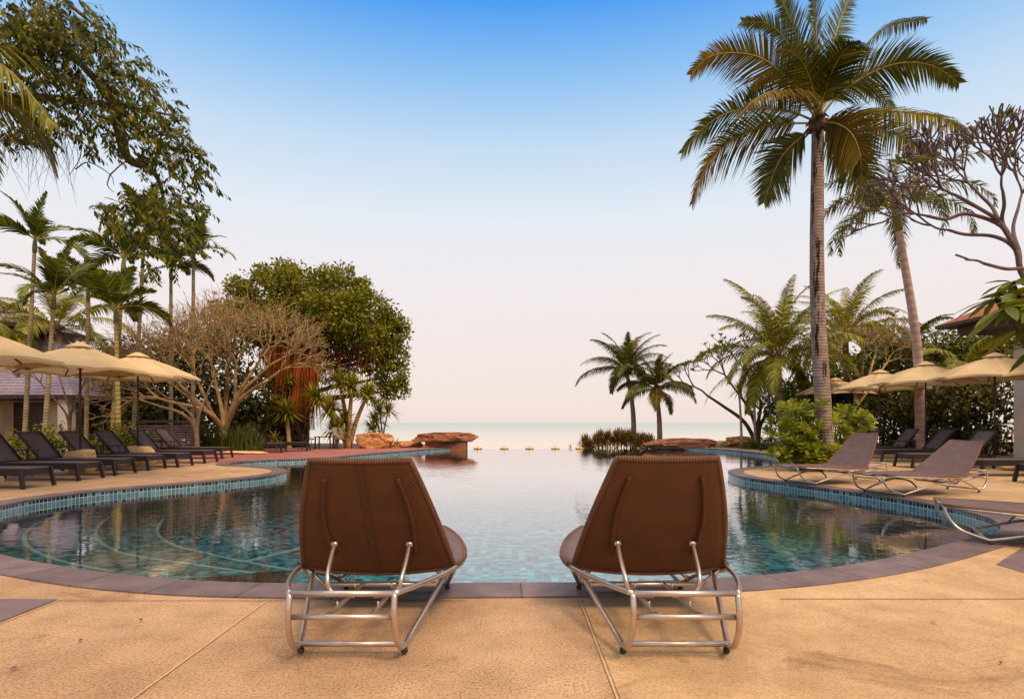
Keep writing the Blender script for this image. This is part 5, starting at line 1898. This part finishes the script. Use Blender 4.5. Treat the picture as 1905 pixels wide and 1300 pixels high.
def scaevola(label, base, heads, seed):
    rng = random.Random(seed)
    base = Vector(base)
    t = thing('sea_lettuce_shrub', label, 'shrub', base, 0, gs)
    st, lv_ = MB(), MB()
    for h in heads:
        h = Vector(h) - base
        tube(st, cr([(rng.uniform(-.15, .15), rng.uniform(-.1, .1), -.05), (h.x * .6, h.y * .6, h.z * .5), tuple(h)], 5), [.022, .015, .008], 6)
        k = 16
        a = np.array([i * 2.4 for i in range(k)])
        el_ = np.array([1.2 - 1.25 * i / k for i in range(k)])
        ax = Vector((h.x * .5, h.y * .5 - .25, .8)).normalized()
        x = ax.orthogonal().normalized()
        y = ax.cross(x)
        D = [ax * math.sin(e) + (x * math.cos(q) + y * math.sin(q)) * math.cos(e) for q, e in zip(a, el_)]
        C = np.array([tuple(h)] * k)
        L = np.array([rng.uniform(.15, .24) for _ in range(k)])
        D = np.array([tuple(d) for d in D])
        S = np.cross(D, np.array([tuple(ax)] * k))
        S /= np.linalg.norm(S, axis=1)[:, None] + 1e-9
        Lc = L[:, None]
        pts = np.stack([C, C + D * Lc * .55 + S * Lc * .17, C + D * Lc * .88 + S * Lc * .19, C + D * Lc, C + D * Lc * .88 - S * Lc * .19, C + D * Lc * .55 - S * Lc * .17], 1)
        lv_.arr(pts.reshape(-1, 3), 6, 0)
    st.build('stems', M['crownshaft'], t)
    lv_.build('foliage', M['scaevola_leaf'], t)
    return t


rng = random.Random(77)
hd = [P(rng.gauss(1492, 24), rng.uniform(754, 862), 14.4 + rng.uniform(-.6, .8)) for _ in range(125)]
scaevola('bright green sea lettuce shrub on the pool side of the tall palm trunk', (7.2, 14.3, 0), [h for h in hd if h.z > .05], 1)
hd = [P(rng.gauss(1585, 20), rng.uniform(764, 850), 15.2 + rng.uniform(-.5, .8)) for _ in range(60)]
scaevola('bright green sea lettuce shrub between the tall palm trunk and the umbrellas', (8.7, 15.3, 0), [h for h in hd if h.z > .05], 2)
hd = [P(rng.gauss(1535, 22), rng.uniform(838, 864), 13.9 + rng.uniform(-.3, .3)) for _ in range(30)]
scaevola('low fringe of bright green shrub at the foot of the tall palm', (7.4, 13.9, 0), [h for h in hd if h.z > .03], 3)

gd2 = 'slim stemmed dracaenas on the right'
for k, (px, py, bx, lab) in enumerate(((1375, 728, 1381, 'slim dracaena with a pale stem, leftmost of three beside the full coconut palm'), (1402, 708, 1407, 'slim dracaena with a pale stem, tallest of three beside the full coconut palm'),
                                       (1430, 722, 1436, 'slim dracaena with a pale stem, nearest the full coconut palm of the three'))):
    dracaena(lab, (P(bx, 785, 28).x, 28, 0), [P(px, py, 28)], 60, .75, .05, 90 + k, 'drac_leaf', 'royal_trunk', .07, gd2)
# rust coloured dracaena row beyond the overflow edge
gr3 = 'rust coloured spiky plants beyond the overflow edge'
rng = random.Random(5)
xs = [1084, 1095, 1104, 1112, 1120, 1128, 1136, 1143, 1150, 1157, 1164, 1171, 1178, 1185, 1192, 1199, 1206, 1212]
for k, px in enumerate(xs):
    hh = 823 - 11 * math.sin(math.pi * (k + 1) / 19) + rng.uniform(-3, 3)
    Y = 30 + rng.uniform(-.6, .8)
    dracaena('spiky rust coloured plant in the row beyond the overflow edge', (P(px, 785, Y).x, Y, -.55), [P(px + rng.uniform(-3, 3), hh, Y), P(px + rng.uniform(-6, 6), hh + 9, Y - .2)], 64, .55, .06, 100 + k, 'rust_leaf', 'dark_bark', .03, gr3, 'spiky_plant')
dracaena('tiny spiky plant alone on the overflow edge', (P(1061, 785, 29.5).x, 29.5, -.55), [P(1061, 832, 29.5)], 14, .25, .03, 130, 'rust_leaf', 'dark_bark', .02, None, 'spiky_plant')
bush('low_hedge', 'low clipped green mound at the far side of the right inlet', (11.0, 25.4, 0), [((10.2, 25.4, .12), .32), ((10.7, 25.3, .2), .36), ((11.2, 25.4, .22), .36), ((11.7, 25.5, .15), .3)], 2400, .09, 141, 'areca_leaf', 'hedge')
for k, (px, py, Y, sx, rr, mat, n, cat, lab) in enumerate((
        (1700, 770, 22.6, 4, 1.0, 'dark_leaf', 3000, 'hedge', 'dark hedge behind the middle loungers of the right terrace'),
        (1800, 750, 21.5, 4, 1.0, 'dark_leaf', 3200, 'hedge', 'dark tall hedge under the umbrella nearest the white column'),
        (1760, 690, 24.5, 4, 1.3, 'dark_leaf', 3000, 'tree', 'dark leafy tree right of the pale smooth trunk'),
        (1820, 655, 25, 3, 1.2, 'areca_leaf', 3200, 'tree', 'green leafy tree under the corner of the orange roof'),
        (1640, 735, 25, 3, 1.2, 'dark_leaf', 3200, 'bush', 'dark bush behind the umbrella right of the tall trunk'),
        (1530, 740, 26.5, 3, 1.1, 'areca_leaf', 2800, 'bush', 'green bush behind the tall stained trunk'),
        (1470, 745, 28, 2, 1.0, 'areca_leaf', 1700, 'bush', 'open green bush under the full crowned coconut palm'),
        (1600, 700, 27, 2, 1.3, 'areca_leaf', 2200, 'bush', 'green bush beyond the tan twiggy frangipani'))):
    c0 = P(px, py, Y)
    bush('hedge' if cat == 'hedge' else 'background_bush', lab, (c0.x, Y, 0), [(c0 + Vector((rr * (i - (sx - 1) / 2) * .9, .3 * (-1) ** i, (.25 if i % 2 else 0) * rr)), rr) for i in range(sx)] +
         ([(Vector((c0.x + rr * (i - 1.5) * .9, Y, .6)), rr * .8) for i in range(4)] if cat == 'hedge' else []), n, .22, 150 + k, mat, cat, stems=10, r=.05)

# ------------------------------------------------------------------ buildings
def hip_roof(mb, x0, x1, y0, y1, ze, zr, ridge, th=.18, mat_top=0, mat_fascia=1):
    xr0, xr1 = ridge
    ym = (y0 + y1) / 2
    V = [(x0, y0, ze), (x1, y0, ze), (x1, y1, ze), (x0, y1, ze), (xr0, ym, zr), (xr1, ym, zr)]
    mb.add(V, [(0, 1, 5, 4), (1, 2, 5), (2, 3, 4, 5), (3, 0, 4)], mat_top, None, False)
    lo = [(x, y, z - th) for x, y, z in V[:4]]
    mb.add(V[:4] + lo, [(0, 4, 5, 1), (1, 5, 6, 2), (2, 6, 7, 3), (3, 7, 4, 0), (4, 7, 6, 5)], mat_fascia, None, False)


t = thing('pavilion', 'low house with grey purple tiled hip roof behind the left umbrellas', 'building', (-22, 27, 0))
o_ = Vector((-22, 27, 0))
mb = MB()
hip_roof(mb, -8.5, 4.55, -3.5, 3.5, 2.25, 5.15, (-4, .9), .16)
rf = mb.build('roof', [M['roof_grey'], M['dark_wood']], t)
mb = MB()
box(mb, (-2, .3, 1.0), (11, 5.2, 2.14))
mb.build('wall', M['plaster'], t)
for x in (-3.2, -.6, 1.9):
    mb = MB()
    box(mb, (x, -2.35, 1.0), (1.3, .08, 1.95))
    mb.build('doorway', M['dark_wood'], t)
for x in (.9, -3.9, 4.0):
    mb = MB()
    box(mb, (x, -3.1, 1.04), (.42, .42, 2.1))
    mb.build('column', M['plaster_white'], t)
t = thing('house', 'second house with dark purple eave at the left edge of the photo', 'building', (-27, 24.2, 0))
mb = MB()
hip_roof(mb, -5, 6.15, -2, 5, 5.35, 7.2, (-2, 3), .2)
mb.build('roof', [M['roof_grey'], M['dark_wood']], t)
mb = MB()
box(mb, (0, 1.5, 2.6), (9.6, 5.2, 5.1))
mb.build('wall', M['plaster'], t)

t = thing('slatted_wall', 'low brown slatted wall behind the far loungers of the left row', 'wall', (-12.9, 21.6, 0))
mb = MB()
for k in range(11):
    box(mb, (0.35, 0, .10 + .092 * k), (2.2, .05, .062))
mb.build('slats', M['slat_wood'], t)
for x in (-.72, .35, 1.42):
    mb = MB()
    box(mb, (x, .06, .55), (.08, .06, 1.1))
    mb.build('post', M['dark_wood'], t)
mb = MB()
box(mb, (-.3, .02, 1.18), (3.6, .2, .1))
mb.build('cap', M['dark_wood'], t)

t = thing('sala_pavilion', 'open pavilion with orange tiled roof and white column at the right edge', 'building', (17.6, 13.5, 0))
mb = MB()
V_ = [(-4.3, -6.5, 4.17), (5, -6.5, 4.17), (5, 5.1, 4.17), (-4.3, 5.1, 4.17), (.3, -2.0, 6.5), (.3, .6, 6.5)]
mb.add(V_, [(0, 1, 4), (1, 2, 5, 4), (2, 3, 5), (3, 0, 4, 5)], 0, None, False)
lo_ = [(x, y, z - .10) for x, y, z in V_[:4]]
mb.add(V_[:4] + lo_, [(0, 4, 5, 1), (1, 5, 6, 2), (2, 6, 7, 3), (3, 7, 4, 0), (4, 7, 6, 5)], 1, None, False)
mb.build('roof', [M['roof_orange'], M['dark_wood']], t)
mb = MB()
box(mb, (.4, -.7, 3.94), (8.6, 10.8, .24))
box(mb, (.9, -.7, 3.66), (7.2, 9.2, .32))
mb.build('eave_beam', M['dark_wood'], t)
for (x, y) in ((-2.28, 4.1), (4.4, 4.1), (4.4, -5.0)):
    mb = MB()
    box(mb, (x, y, 1.75), (.42, .42, 3.5))
    mb.build('column', M['plaster_white'], t)
t = thing('railing', 'brown timber railing beside the white column', 'fence', (P(1870, 785, 22).x, 22, 0))
for x in (-.25, .55, 1.5):
    mb = MB()
    box(mb, (x, 0, .6), (.11, .11, 1.25))
    mb.build('post', M['orange_bark'], t)
for z in (1.12, .75, .3):
    mb = MB()
    box(mb, (.6, 0, z), (2.0, .06, .08))
    mb.build('rail', M['orange_bark'], t)
mb = MB()
for k in range(9):
    box(mb, (-.15 + k * .2, -.01, .53), (.035, .035, .44))
mb.build('balusters', M['orange_bark'], t)

# ------------------------------------------------------------------ small things
gg = 'small golden ornaments on the overflow edge'
for k, (px, lab) in enumerate(((889, 'golden lotus-like ornament on the overflow edge nearest the red rock slab'), (938, 'golden lotus-like ornament on the overflow edge, second from the red rock slab'),
                               (985, 'golden lotus-like ornament on the overflow edge, midway between the two chair backs'), (1033, 'golden lotus-like ornament on the overflow edge left of the lone spiky plant'),
                               (1078, 'golden lotus-like ornament on the overflow edge at the left end of the rust plants'))):
    x = (px - CX) / F * 28.35
    mb = MB()
    lathe(mb, [(.0, .0), (.10, .0), (.17, .03), (.20, .055), (.12, .06), (.05, .075), (.03, .12), (0, .14)], 12)
    for j in range(8):
        a = j * math.pi / 4
        c, s = math.cos(a), math.sin(a)
        mb.add([(c * .12 - s * .05, s * .12 + c * .05, .04), (c * .12 + s * .05, s * .12 - c * .05, .04), (c * .29, s * .29, .075)], [(0, 1, 2)], 0, None, False)
    o = mb.build('gold_ornament', M['gold'], None, (x, 28.33, -.168))
    o.scale = (1.1, 1.1, 1.5)
    tag(o, lab, 'ornament', gg)
mb = MB()
box(mb, (0, 0, -.22), (9.0, .16, .10))
o = mb.build('overflow_ledge', M['plaster_white'], None, (2.2, 28.33, 0))
tag(o, kind='structure')
mb = MB()
leaf_quads(mb, np.array([(0, 0, .012)] * 5), np.array([(math.cos(a), math.sin(a), .25) for a in np.arange(5) * 1.257]), np.array([(0, 0, 1.)] * 5), .07, .05)
o = mb.build('fallen_flower', M['flower_yellow'], None, G(1821, 932, .012))
tag(o, 'single yellow flower fallen on the right terrace', 'flower')
rng = random.Random(3)
for k, (px, py, lab) in enumerate(((262, 1152, 'tiny dark leaf scrap on the deck left of the left chair'), (150, 1190, 'dark leaf scrap lying left of the long pale joint'), (25, 1242, 'long dark leaf scrap near the lower left corner'),
                                   (1570, 1155, 'tiny dark leaf scrap right of the right chair'), (1862, 1232, 'curled dark leaf near the lower right corner'), (1723, 1078, 'tiny dark leaf scrap just outside the right coping'),
                                   (1737, 1156, 'thin dark leaf scrap on the smooth right deck'))):
    g = G(px, py, .014)
    mb = MB()
    L = rng.uniform(.03, .05)
    a = rng.uniform(0, 3)
    c, s = math.cos(a), math.sin(a)
    mb.add([(-c * L / 2, -s * L / 2, 0), (-s * .008, c * .008, .006), (c * L / 2, s * L / 2, .004), (s * .008, -c * .008, .0)], [(0, 1, 2, 3)], 0, None, False)
    tag(mb.build('fallen_leaf', M['dark_bark'], None, g), lab, 'leaf', 'fallen leaf scraps on the deck')
